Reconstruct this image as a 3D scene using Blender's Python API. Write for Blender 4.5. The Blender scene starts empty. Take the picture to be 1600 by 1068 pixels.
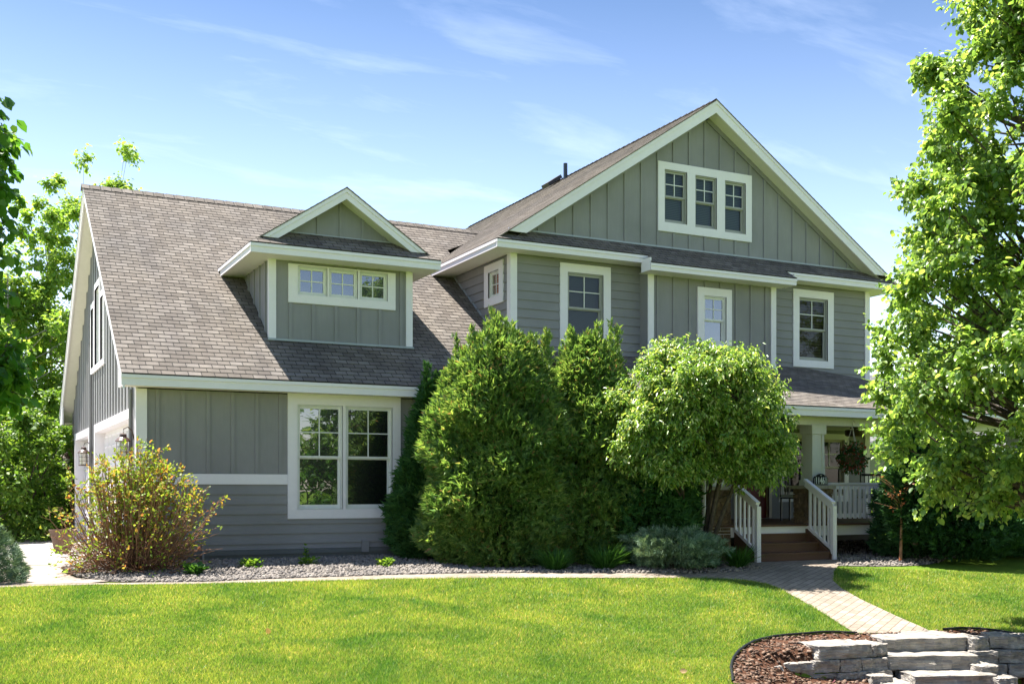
import bpy, math, random
import numpy as np
from mathutils import Vector
from mathutils.geometry import delaunay_2d_cdt

C = bpy.context.scene.collection
scene = bpy.context.scene
R = math.radians
PI = math.pi

# ------------------------------------------------------------------ camera
YAW = R(26.83)
EYE = 1.2
cam_data = bpy.data.cameras.new('camera')
cam = bpy.data.objects.new('camera', cam_data)
C.objects.link(cam)
cam.location = (0, 0, EYE)
cam.rotation_euler = (R(90), 0, -YAW)
cam_data.sensor_width = 36
cam_data.lens = 1710 / 1600 * 36
cam_data.shift_y = (765 - 534) / 1600
cam_data.clip_start = 0.1
cam_data.clip_end = 2000
scene.camera = cam

# ------------------------------------------------------------------ light
SUNV = Vector((-0.225, 0.39, 1.0)).normalized()          # towards the sun
sun_data = bpy.data.lights.new('sun', 'SUN')
sun_data.energy = 4.1
sun_data.angle = R(0.5)
sun_data.color = (1.0, 0.95, 0.87)
sun = bpy.data.objects.new('sun', sun_data)
C.objects.link(sun)
sun.rotation_euler = SUNV.to_track_quat('Z', 'Y').to_euler()
sun.location = (-5, 10, 30)

world = bpy.data.worlds.new('World')
scene.world = world
world.use_nodes = True
wt = world.node_tree
wt.nodes.clear()
def wn(t, **k):
    n = wt.nodes.new(t)
    for a, b in k.items():
        setattr(n, a, b)
    return n
out = wn('ShaderNodeOutputWorld')
bg = wn('ShaderNodeBackground')
sky = wn('ShaderNodeTexSky', sky_type='NISHITA')
sky.sun_disc = False
sky.sun_elevation = math.asin(SUNV.z)
sky.sun_rotation = math.atan2(SUNV.x, SUNV.y)
sky.altitude = 0
sky.air_density = 1.0
sky.dust_density = 0.8
sky.ozone_density = 2.2
bg.inputs['Strength'].default_value = 0.14
# thin cirrus, laid out on the direction of the sky dome
tc = wn('ShaderNodeTexCoord')
sep = wn('ShaderNodeSeparateXYZ')
addz = wn('ShaderNodeMath', operation='ADD'); addz.inputs[1].default_value = 0.12
dx = wn('ShaderNodeMath', operation='DIVIDE'); dy = wn('ShaderNodeMath', operation='DIVIDE')
comb = wn('ShaderNodeCombineXYZ')
mp = wn('ShaderNodeMapping'); mp.inputs['Rotation'].default_value = (0, 0, R(22)); mp.inputs['Scale'].default_value = (1.0, 2.6, 1.0)
nz = wn('ShaderNodeTexNoise'); nz.inputs['Scale'].default_value = 1.9; nz.inputs['Detail'].default_value = 9; nz.inputs['Roughness'].default_value = 0.6
nz.inputs['Distortion'].default_value = 0.35
cr = wn('ShaderNodeValToRGB'); cr.color_ramp.elements[0].position = 0.52; cr.color_ramp.elements[1].position = 0.9
cr.color_ramp.elements[1].color = (0.17, 0.17, 0.17, 1)
mix = wn('ShaderNodeMixRGB'); mix.inputs['Color2'].default_value = (4.6, 4.9, 5.5, 1)
L = wt.links.new
L(tc.outputs['Generated'], sep.inputs[0]); L(sep.outputs['Z'], addz.inputs[0])
L(sep.outputs['X'], dx.inputs[0]); L(addz.outputs[0], dx.inputs[1])
L(sep.outputs['Y'], dy.inputs[0]); L(addz.outputs[0], dy.inputs[1])
L(dx.outputs[0], comb.inputs[0]); L(dy.outputs[0], comb.inputs[1])
L(comb.outputs[0], mp.inputs[0]); L(mp.outputs[0], nz.inputs['Vector'])
L(nz.outputs['Fac'], cr.inputs[0]); L(cr.outputs['Color'], mix.inputs['Fac'])
hs = wn('ShaderNodeHueSaturation'); hs.inputs['Hue'].default_value = 0.497; hs.inputs['Saturation'].default_value = 0.86; hs.inputs['Value'].default_value = 1.0
# deeper blue up to the top of the view, pale towards the horizon
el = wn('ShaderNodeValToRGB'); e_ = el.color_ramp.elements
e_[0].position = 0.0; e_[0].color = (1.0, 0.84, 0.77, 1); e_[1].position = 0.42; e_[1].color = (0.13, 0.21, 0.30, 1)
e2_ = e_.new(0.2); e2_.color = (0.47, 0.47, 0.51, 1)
e3_ = e_.new(1.0); e3_.color = (0.34, 0.38, 0.43, 1)  # zenith brightened again above the view, added as fill light
mul = wn('ShaderNodeMixRGB', blend_type='MULTIPLY'); mul.inputs['Fac'].default_value = 1.0
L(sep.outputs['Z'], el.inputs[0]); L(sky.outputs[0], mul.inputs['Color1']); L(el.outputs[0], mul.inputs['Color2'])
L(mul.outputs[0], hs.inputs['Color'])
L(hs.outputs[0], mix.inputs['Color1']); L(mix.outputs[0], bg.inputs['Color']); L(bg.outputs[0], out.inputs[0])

vs = scene.view_settings
vs.view_transform = 'Standard'
vs.look = 'None'
vs.exposure = 2.05
vs.gamma = 1

# ------------------------------------------------------------------ materials
class NT:
    def __init__(s, name):
        s.m = bpy.data.materials.new(name)
        s.m.use_nodes = True
        s.t = s.m.node_tree
        s.t.nodes.clear()
        s.out = s.n('ShaderNodeOutputMaterial')
    def n(s, t, **k):
        x = s.t.nodes.new(t)
        for a, b in k.items():
            setattr(x, a, b)
        return x
    def l(s, a, b):
        s.t.links.new(a, b)
    def noise(s, vec, scale, detail=4, rough=0.55, dist=0):
        x = s.n('ShaderNodeTexNoise')
        x.inputs['Scale'].default_value = scale
        x.inputs['Detail'].default_value = detail
        x.inputs['Roughness'].default_value = rough
        x.inputs['Distortion'].default_value = dist
        if vec is not None:
            s.l(vec, x.inputs['Vector'])
        return x
    def ramp(s, fac, stops):
        x = s.n('ShaderNodeValToRGB')
        e = x.color_ramp.elements
        while len(e) < len(stops):
            e.new(0.5)
        for i, (p, c) in enumerate(stops):
            e[i].position = p
            e[i].color = (c[0], c[1], c[2], 1)
        s.l(fac, x.inputs[0])
        return x
    def mapping(s, vec, scale=(1, 1, 1), rot=(0, 0, 0)):
        x = s.n('ShaderNodeMapping')
        x.inputs['Scale'].default_value = scale
        x.inputs['Rotation'].default_value = rot
        s.l(vec, x.inputs[0])
        return x
    def bump(s, h, strength=0.3, dist=0.01):
        x = s.n('ShaderNodeBump')
        x.inputs['Strength'].default_value = strength
        x.inputs['Distance'].default_value = dist
        s.l(h, x.inputs['Height'])
        return x
    def mixc(s, a, b, fac, mode='MIX'):
        x = s.n('ShaderNodeMixRGB', blend_type=mode)
        if hasattr(fac, 'links'): s.l(fac, x.inputs[0])
        else: x.inputs[0].default_value = fac
        for v, i in ((a, 1), (b, 2)):
            if hasattr(v, 'links'): s.l(v, x.inputs[i])
            else: x.inputs[i].default_value = (v[0], v[1], v[2], 1)
        return x
    def principled(s, col, rough=0.6, spec=0.3, normal=None, metal=0):
        p = s.n('ShaderNodeBsdfPrincipled')
        if hasattr(col, 'links'): s.l(col, p.inputs['Base Color'])
        else: p.inputs['Base Color'].default_value = (col[0], col[1], col[2], 1)
        p.inputs['Roughness'].default_value = rough
        p.inputs['Specular IOR Level'].default_value = spec
        p.inputs['Metallic'].default_value = metal
        if normal is not None: s.l(normal, p.inputs['Normal'])
        s.l(p.outputs[0], s.out.inputs[0])
        return p

def painted(name, col, rough=0.55, grain=(3, 3, 40), var=0.14, spec=0.3, dirt=0.0):
    t = NT(name)
    g = t.n('ShaderNodeNewGeometry')
    a = t.noise(g.outputs['Position'], 0.9, 5)
    mp_ = t.mapping(g.outputs['Position'], grain)
    b = t.noise(mp_.outputs[0], 3.0, 6, 0.65)
    lo = tuple(c * (1 - var) for c in col); hi = tuple(min(1, c * (1 + var)) for c in col)
    r = t.ramp(a.outputs['Fac'], [(0.3, lo), (0.7, hi)])
    m = t.mixc(r.outputs[0], tuple(c * 0.8 for c in col), 0.0)
    fr = t.ramp(b.outputs['Fac'], [(0.35, (0, 0, 0)), (0.75, (0.35 + dirt,) * 3)])
    t.l(fr.outputs[0], m.inputs[0])
    bm = t.bump(b.outputs['Fac'], 0.25, 0.004)
    t.principled(m.outputs[0], rough, spec, bm.outputs[0])
    return t.m

M = {}
M['siding'] = painted('grey_siding_paint', (0.250, 0.244, 0.252), 0.62, (14, 14, 1.2))
M['siding_h'] = painted('grey_lap_paint', (0.240, 0.236, 0.243), 0.62, (1.2, 1.2, 16))
M['trim'] = painted('white_trim_paint', (0.79, 0.75, 0.79), 0.5, (4, 4, 4), 0.03, dirt=-0.15)
M['soffit'] = painted('soffit_paint', (0.74, 0.71, 0.64), 0.6, (4, 4, 4), 0.04)
M['beige'] = painted('beige_paint', (0.52, 0.46, 0.38), 0.6, (4, 4, 4), 0.05)
M['column'] = painted('column_paint', (0.68, 0.66, 0.60), 0.5, (6, 6, 2), 0.04)
M['sash'] = painted('grey_sash_paint', (0.36, 0.36, 0.33), 0.4, (4, 4, 4), 0.05)
M['sash_w'] = painted('white_sash_paint', (0.72, 0.72, 0.70), 0.4, (4, 4, 4), 0.03)
M['deckwood'] = painted('brown_deck_boards', (0.115, 0.058, 0.035), 0.6, (2, 30, 30), 0.25)
M['bronze'] = painted('bronze_metal', (0.075, 0.035, 0.022), 0.4, (20, 20, 20), 0.3, 0.6)
M['darkmetal'] = painted('dark_metal', (0.02, 0.021, 0.024), 0.45, (20, 20, 20), 0.2, 0.5)
M['pipe'] = painted('vent_pipe_paint', (0.03, 0.045, 0.07), 0.5)
M['flash'] = painted('flashing', (0.33, 0.36, 0.40), 0.35, (4, 4, 4), 0.05, 0.5)
M['reddoor'] = painted('dark_red_paint', (0.16, 0.02, 0.015), 0.4)
M['cushion'] = painted('pale_cushion', (0.5, 0.5, 0.5), 0.8)
M['signblack'] = painted('black_sign_paint', (0.012, 0.012, 0.013), 0.4)
M['numeral'] = painted('numeral_paint', (0.72, 0.72, 0.70), 0.4)
M['plastic'] = painted('edging_plastic', (0.012, 0.013, 0.014), 0.5)
M['wicker'] = painted('planter_clay', (0.16, 0.10, 0.07), 0.7, (30, 30, 30), 0.3)
M['chain'] = painted('white_cord', (0.55, 0.5, 0.42), 0.6)
M['orange'] = painted('orange_ribbon', (0.5, 0.12, 0.03), 0.6)
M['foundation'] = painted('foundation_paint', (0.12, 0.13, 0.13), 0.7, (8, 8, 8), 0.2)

def shingle(name, c1, c2, c3):
    t = NT(name)
    uv = t.n('ShaderNodeUVMap')
    bk = t.n('ShaderNodeTexBrick')
    t.l(uv.outputs[0], bk.inputs['Vector'])
    bk.offset = 0.5; bk.offset_frequency = 2
    bk.inputs['Scale'].default_value = 1.0
    bk.inputs['Brick Width'].default_value = 0.20
    bk.inputs['Row Height'].default_value = 0.125
    bk.inputs['Mortar Size'].default_value = 0.007
    bk.inputs['Bias'].default_value = 0
    bk.inputs['Color1'].default_value = (0, 0, 0, 1); bk.inputs['Color2'].default_value = (1, 1, 1, 1)
    bk.inputs['Mortar'].default_value = (0.5, 0.5, 0.5, 1)
    cell = t.ramp(bk.outputs['Color'], [(0.0, c1), (0.5, c2), (1.0, c3)])
    g = t.n('ShaderNodeNewGeometry')
    # per tab random via stepped noise
    mp_ = t.mapping(uv.outputs[0], (1 / 0.20, 1 / 0.125, 1))
    vo = t.n('ShaderNodeTexVoronoi'); vo.inputs['Scale'].default_value = 1.0; t.l(mp_.outputs[0], vo.inputs['Vector'])
    vb = t.n('ShaderNodeRGBToBW'); t.l(vo.outputs['Color'], vb.inputs[0])
    m1 = t.mixc(cell.outputs[0], vb.outputs[0], 0.13, 'OVERLAY')
    gr = t.noise(g.outputs['Position'], 160, 2, 0.8)
    m2 = t.mixc(m1.outputs[0], gr.outputs['Fac'], 0.5, 'OVERLAY')
    big = t.noise(g.outputs['Position'], 0.7, 4)
    big2 = t.ramp(big.outputs['Fac'], [(0.3, (0.82, 0.82, 0.84)), (0.7, (1.12, 1.08, 1.04))])
    m3 = t.mixc(m2.outputs[0], big2.outputs[0], 1.0, 'MULTIPLY')
    str_ = t.mapping(uv.outputs[0], (2.5, 0.25, 1)); sn = t.noise(str_.outputs[0], 1.2, 4)
    sr = t.ramp(sn.outputs['Fac'], [(0.35, (0.84, 0.84, 0.86)), (0.65, (1.06, 1.06, 1.05))])
    m3b = t.mixc(m3.outputs[0], sr.outputs[0], 1.0, 'MULTIPLY')
    m4 = t.mixc(m3b.outputs[0], (0.02, 0.02, 0.02), 0.0); 
    mf = t.n('ShaderNodeMath', operation='MULTIPLY'); mf.inputs[1].default_value = 0.85
    t.l(bk.outputs['Fac'], mf.inputs[0]); t.l(mf.outputs[0], m4.inputs[0])
    b1 = t.bump(gr.outputs['Fac'], 0.6, 0.004)
    b2 = t.bump(bk.outputs['Color'], 0.5, 0.006); t.l(b1.outputs[0], b2.inputs['Normal'])
    t.principled(m4.outputs[0], 0.92, 0.15, b2.outputs[0])
    return t.m
M['shingle'] = shingle('asphalt_shingles', (0.134, 0.118, 0.103), (0.166, 0.148, 0.130), (0.208, 0.188, 0.168))
M['shingle_far'] = shingle('far_shingles', (0.15, 0.15, 0.155), (0.20, 0.20, 0.205), (0.26, 0.26, 0.26))

def glass(name, base, rough=0.02, mixf=0.16, tint=None, ior=1.6):
    t = NT(name)
    g = t.n('ShaderNodeNewGeometry')
    nz_ = t.noise(g.outputs['Position'], 1.3, 2)
    bm = t.bump(nz_.outputs['Fac'], 0.12, 0.02)
    d = t.n('ShaderNodeBsdfPrincipled')
    d.inputs['Base Color'].default_value = (*base, 1)
    d.inputs['Roughness'].default_value = 0.3
    gl = t.n('ShaderNodeBsdfGlossy'); gl.inputs['Roughness'].default_value = rough
    gl.inputs['Color'].default_value = (0.92, 0.96, 1.0, 1)
    fr = t.n('ShaderNodeFresnel'); fr.inputs['IOR'].default_value = ior
    ad = t.n('ShaderNodeMath', operation='ADD'); ad.inputs[1].default_value = mixf; ad.use_clamp = True
    t.l(bm.outputs[0], gl.inputs['Normal']); t.l(fr.outputs[0], ad.inputs[0])
    mx = t.n('ShaderNodeMixShader')
    t.l(ad.outputs[0], mx.inputs[0])
    if tint:
        tr = t.n('ShaderNodeBsdfTransparent'); tr.inputs['Color'].default_value = (*tint, 1)
        t.l(tr.outputs[0], mx.inputs[1])
    else:
        t.l(d.outputs[0], mx.inputs[1])
    t.l(gl.outputs[0], mx.inputs[2]); t.l(mx.outputs[0], t.out.inputs[0])
    return t.m
M['glass'] = glass('dark_window_glass', (0.004, 0.005, 0.005), 0.01, 0.13)
M['glass_clear'] = glass('clear_window_glass', (0, 0, 0), 0.02, 0.015, (0.75, 0.8, 0.8), 1.25)

M['glass_side'] = glass('side_window_glass', (0, 0, 0), 0.05, 0.0, (0.85, 0.85, 0.85), 1.08)
def slat_blind(name, c1, c2, scale):
    t = NT(name)
    g = t.n('ShaderNodeNewGeometry')
    w = t.n('ShaderNodeTexWave', wave_type='BANDS', bands_direction='Z')
    w.inputs['Scale'].default_value = scale; w.inputs['Distortion'].default_value = 0.6
    t.l(g.outputs['Position'], w.inputs['Vector'])
    r = t.ramp(w.outputs['Fac'], [(0.2, c1), (0.8, c2)])
    t.principled(r.outputs[0], 0.7)
    return t.m
M['blind'] = slat_blind('grey_blind', (0.06, 0.075, 0.075), (0.11, 0.13, 0.13), 9)
M['blind_red'] = slat_blind('reddish_blind', (0.34, 0.10, 0.055), (0.62, 0.24, 0.15), 6)
M['curtain'] = slat_blind('screen_mesh', (0.045, 0.05, 0.05), (0.075, 0.08, 0.08), 14)
M['brown_reflection'] = slat_blind('painted_tree_reflection', (0.035, 0.024, 0.012), (0.085, 0.055, 0.028), 5)  # brown of a mirrored tree put into the colour of a sheet
M['curtain_lt'] = slat_blind('pale_curtain', (0.22, 0.19, 0.20), (0.34, 0.30, 0.30), 3)
M['interior'] = painted('unlit_room_black', (0.008, 0.007, 0.006), 0.95, spec=0.0)  # near-black sheet colour stands in for the darkness of unlit rooms

def stone(name, cols, scale, bump=0.9, strata=1.0):
    t = NT(name)
    g = t.n('ShaderNodeNewGeometry')
    oi = t.n('ShaderNodeObjectInfo')
    isl = g.outputs['Random Per Island']
    mp_ = t.mapping(g.outputs['Position'], (1, 1, strata))
    a = t.noise(mp_.outputs[0], scale, 7, 0.65, 0.3)
    r = t.ramp(a.outputs['Fac'], [(0.3, cols[0]), (0.5, cols[1]), (0.72, cols[2])])
    r2 = t.ramp(isl, [(0.0, (0.72, 0.72, 0.74)), (1.0, (1.18, 1.12, 1.02))])
    m_ = t.mixc(r.outputs[0], r2.outputs[0], 1.0, 'MULTIPLY')
    b = t.noise(mp_.outputs[0], scale * 4, 6, 0.7)
    bm = t.bump(b.outputs['Fac'], bump, 0.02)
    t.principled(m_.outputs[0], 0.85, 0.2, bm.outputs[0])
    return t.m
M['stone'] = stone('limestone', [(0.17, 0.16, 0.15), (0.29, 0.275, 0.255), (0.40, 0.38, 0.355)], 6, 0.8, 2.2)
M['pierstone'] = stone('brown_ledge_stone', [(0.09, 0.062, 0.042), (0.20, 0.14, 0.095), (0.33, 0.25, 0.18)], 9)
M['pebble'] = stone('gravel_stone', [(0.13, 0.12, 0.11), (0.25, 0.23, 0.215), (0.42, 0.39, 0.36)], 14)
M['chips'] = stone('bark_chips', [(0.09, 0.056, 0.042), (0.20, 0.13, 0.095), (0.40, 0.30, 0.23)], 18)
M['cap'] = stone('stone_cap', [(0.28, 0.25, 0.21), (0.38, 0.35, 0.29), (0.46, 0.42, 0.36)], 8, 0.3)

def soil(name, a, b, scale=30):
    t = NT(name)
    g = t.n('ShaderNodeNewGeometry')
    n = t.noise(g.outputs['Position'], scale, 6, 0.7)
    r = t.ramp(n.outputs['Fac'], [(0.3, a), (0.7, b)])
    bm = t.bump(n.outputs['Fac'], 0.8, 0.02)
    t.principled(r.outputs[0], 0.95, 0.1, bm.outputs[0])
    return t.m
M['gravelbase'] = soil('gravel_base', (0.06, 0.055, 0.05), (0.24, 0.22, 0.205), 34)
M['mulchbase'] = soil('mulch_base', (0.03, 0.016, 0.010), (0.14, 0.065, 0.038), 30)
M['concrete'] = soil('driveway_concrete', (0.28, 0.26, 0.235), (0.35, 0.325, 0.29), 3)

def pavers(name, w, h, rot, c1, c2, mortar):
    t = NT(name)
    g = t.n('ShaderNodeNewGeometry')
    mp_ = t.mapping(g.outputs['Position'], (1, 1, 0), (0, 0, rot))
    dn = t.noise(mp_.outputs[0], 2.0, 2)
    dm = t.mixc(mp_.outputs[0], dn.outputs['Color'], 0.02, 'ADD')
    bk = t.n('ShaderNodeTexBrick')
    t.l(dm.outputs[0], bk.inputs['Vector'])
    bk.inputs['Scale'].default_value = 1
    bk.inputs['Brick Width'].default_value = w; bk.inputs['Row Height'].default_value = h
    bk.inputs['Mortar Size'].default_value = 0.006; bk.inputs['Mortar Smooth'].default_value = 0.3
    bk.inputs['Color1'].default_value = (*c1, 1); bk.inputs['Color2'].default_value = (*c2, 1)
    bk.inputs['Mortar'].default_value = (*mortar, 1)
    n = t.noise(g.outputs['Position'], 22, 6, 0.7)
    m1 = t.mixc(bk.outputs['Color'], n.outputs['Fac'], 0.35, 'OVERLAY')
    n2 = t.noise(g.outputs['Position'], 0.9, 4)
    r2 = t.ramp(n2.outputs['Fac'], [(0.3, (0.82, 0.80, 0.78)), (0.7, (1.1, 1.08, 1.05))])
    m2 = t.mixc(m1.outputs[0], r2.outputs[0], 1.0, 'MULTIPLY')
    bm = t.bump(bk.outputs['Fac'], -0.6, 0.008)
    bm2 = t.bump(n.outputs['Fac'], 0.3, 0.004); t.l(bm.outputs[0], bm2.inputs['Normal'])
    t.principled(m2.outputs[0], 0.85, 0.2, bm2.outputs[0])
    return t.m
M['pavers'] = pavers('clay_pavers', 0.21, 0.105, R(-33), (0.225, 0.190, 0.155), (0.305, 0.262, 0.218), (0.11, 0.085, 0.06))
M['pavers_big'] = pavers('driveway_pavers', 0.6, 0.42, R(20), (0.27, 0.235, 0.20), (0.335, 0.29, 0.25), (0.12, 0.10, 0.08))

def lawn_mat():
    t = NT('lawn_turf')
    g = t.n('ShaderNodeNewGeometry')
    mp_ = t.mapping(g.outputs['Position'], (1.0, 2.0, 1), (0, 0, R(12)))
    a = t.noise(mp_.outputs[0], 0.6, 6, 0.6, 0.5)
    r = t.ramp(a.outputs['Fac'], [(0.28, (0.07, 0.14, 0.014)), (0.5, (0.13, 0.22, 0.02)), (0.72, (0.22, 0.28, 0.04))])
    b = t.noise(g.outputs['Position'], 45, 4, 0.8)
    m_ = t.mixc(r.outputs[0], b.outputs['Fac'], 0.55, 'OVERLAY')
    bm = t.bump(b.outputs['Fac'], 1.0, 0.03)
    t.principled(m_.outputs[0], 0.9, 0.1, bm.outputs[0])
    return t.m
M['lawn'] = lawn_mat()

def leafmat(name, stops, trans=0.4, rough=0.45, patch=None, spec=0.35, tcol=1.5):
    t = NT(name)
    g = t.n('ShaderNodeNewGeometry')
    r = t.ramp(g.outputs['Random Per Island'], stops)
    col = r.outputs[0]
    if patch:
        n = t.noise(g.outputs['Position'], patch[0], 5, 0.6, 0.5)
        r2 = t.ramp(n.outputs['Fac'], [(0.32, patch[1]), (0.68, patch[2])])
        mm = t.mixc(col, r2.outputs[0], 1.0, 'MULTIPLY'); col = mm.outputs[0]
    p = t.n('ShaderNodeBsdfPrincipled'); t.l(col, p.inputs['Base Color'])
    p.inputs['Roughness'].default_value = rough; p.inputs['Specular IOR Level'].default_value = spec
    tr = t.n('ShaderNodeBsdfTranslucent')
    tm = t.mixc(col, (tcol * 1.25, tcol * 1.1, tcol * 0.6), 1.0, 'MULTIPLY')
    t.l(tm.outputs[0], tr.inputs['Color'])
    mx = t.n('ShaderNodeMixShader'); mx.inputs[0].default_value = trans
    t.l(p.outputs[0], mx.inputs[1]); t.l(tr.outputs[0], mx.inputs[2]); t.l(mx.outputs[0], t.out.inputs[0])
    return t.m
M['blade'] = leafmat('grass_blades', [(0, (0.072, 0.165, 0.022)), (0.5, (0.140, 0.250, 0.036)), (0.9, (0.23, 0.31, 0.06)), (1, (0.40, 0.34, 0.15))], 0.4, 0.5,
                     (1.1, (0.60, 0.78, 0.8), (1.7, 1.32, 1.6)), 0.3, 1.7)
M['linden'] = leafmat('linden_leaves', [(0, (0.075, 0.155, 0.04)), (0.6, (0.14, 0.235, 0.06)), (1, (0.27, 0.37, 0.10))], 0.5, 0.36, None, 0.6, 2.1)
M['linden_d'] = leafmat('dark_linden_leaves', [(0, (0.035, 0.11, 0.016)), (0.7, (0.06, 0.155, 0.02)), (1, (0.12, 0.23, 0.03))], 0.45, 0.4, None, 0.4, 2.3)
M['birch'] = leafmat('birch_leaves', [(0, (0.10, 0.20, 0.035)), (0.6, (0.17, 0.29, 0.055)), (1, (0.28, 0.37, 0.08))], 0.5, 0.5, None, 0.3, 1.9)
M['shrub'] = leafmat('shrub_leaves', [(0, (0.06, 0.14, 0.02)), (0.7, (0.11, 0.21, 0.03)), (1, (0.20, 0.29, 0.045))], 0.42, 0.5, None, 0.3, 1.8)
M['crab'] = leafmat('crabapple_leaves', [(0, (0.07, 0.16, 0.03)), (0.5, (0.15, 0.27, 0.05)), (0.85, (0.28, 0.39, 0.09)), (1, (0.50, 0.54, 0.26))], 0.42, 0.34, None, 0.6, 1.7)
M['arb'] = leafmat('arborvitae_sprays', [(0, (0.07, 0.155, 0.04)), (0.55, (0.12, 0.235, 0.055)), (0.96, (0.25, 0.37, 0.11)), (0.98, (0.30, 0.22, 0.10)), (1, (0.22, 0.15, 0.08))], 0.38, 0.5, (2.2, (0.72, 0.8, 0.8), (1.3, 1.15, 1.1)), 0.45, 1.7)
M['arb_m'] = leafmat('mid_arborvitae_sprays', [(0, (0.06, 0.145, 0.04)), (0.6, (0.10, 0.21, 0.055)), (1, (0.20, 0.32, 0.10))], 0.36, 0.5, (2.2, (0.75, 0.8, 0.8), (1.25, 1.15, 1.1)), 0.4, 1.6)
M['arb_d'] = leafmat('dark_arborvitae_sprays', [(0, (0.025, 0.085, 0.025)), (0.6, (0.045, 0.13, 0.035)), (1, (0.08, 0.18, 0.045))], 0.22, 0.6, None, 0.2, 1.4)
M['yew'] = leafmat('yew_foliage', [(0, (0.02, 0.065, 0.025)), (0.7, (0.035, 0.10, 0.035)), (1, (0.06, 0.14, 0.045))], 0.2, 0.6, None, 0.2, 1.3)
M['spruce'] = leafmat('blue_spruce_needles', [(0, (0.075, 0.145, 0.085)), (0.6, (0.14, 0.225, 0.135)), (1, (0.27, 0.36, 0.23))], 0.2, 0.6, None, 0.25, 1.0)
M['dogleaf'] = leafmat('yellow_green_leaves', [(0, (0.14, 0.25, 0.03)), (0.6, (0.24, 0.33, 0.05)), (0.82, (0.38, 0.28, 0.06)), (1, (0.42, 0.17, 0.08))], 0.4, 0.5, (1.6, (0.8, 1.0, 0.9), (1.15, 0.95, 1.0)), 0.3, 1.5)
M['hosta'] = leafmat('broad_garden_leaves', [(0, (0.03, 0.10, 0.02)), (1, (0.07, 0.18, 0.03))], 0.35, 0.4)
M['pinkleaf'] = leafmat('pinkish_buds', [(0, (0.30, 0.10, 0.06)), (1, (0.50, 0.25, 0.15))], 0.35, 0.5, None, 0.3, 1.2)
M['purple'] = leafmat('purple_leaves', [(0, (0.06, 0.018, 0.03)), (1, (0.19, 0.06, 0.08))], 0.3, 0.5, None, 0.3, 1.2)
M['flower'] = leafmat('basket_foliage', [(0, (0.02, 0.07, 0.015)), (0.7, (0.04, 0.10, 0.02)), (0.78, (0.22, 0.05, 0.03)), (1, (0.28, 0.08, 0.05))], 0.3, 0.5)
M['dry'] = leafmat('dry_leaves', [(0, (0.30, 0.18, 0.08)), (1, (0.42, 0.30, 0.15))], 0.2, 0.7)

def bark(name, a, b):
    t = NT(name)
    g = t.n('ShaderNodeNewGeometry')
    mp_ = t.mapping(g.outputs['Position'], (1, 1, 0.25))
    n = t.noise(mp_.outputs[0], 30, 5, 0.7)
    r = t.ramp(n.outputs['Fac'], [(0.3, a), (0.7, b)])
    bm = t.bump(n.outputs['Fac'], 0.8, 0.01)
    t.principled(r.outputs[0], 0.9, 0.15, bm.outputs[0])
    return t.m
M['bark'] = bark('tree_bark', (0.045, 0.035, 0.028), (0.13, 0.105, 0.085))
M['twig'] = bark('reddish_twigs', (0.15, 0.07, 0.042), (0.36, 0.21, 0.13))
M['birchbark'] = bark('pale_bark', (0.16, 0.14, 0.12), (0.42, 0.40, 0.36))

# ------------------------------------------------------------------ object helpers
def tag(o, label=None, cat=None, group=None, kind=None):
    if label: o['label'] = label
    if cat: o['category'] = cat
    if group: o['group'] = group
    if kind: o['kind'] = kind
    return o
def thing(name, label, cat, loc=(0, 0, 0), rz=0, group=None):
    o = bpy.data.objects.new(name, None)
    C.objects.link(o)
    o.location = loc; o.rotation_euler = (0, 0, rz); o.empty_display_size = 0.2
    return tag(o, label, cat, group)

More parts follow.
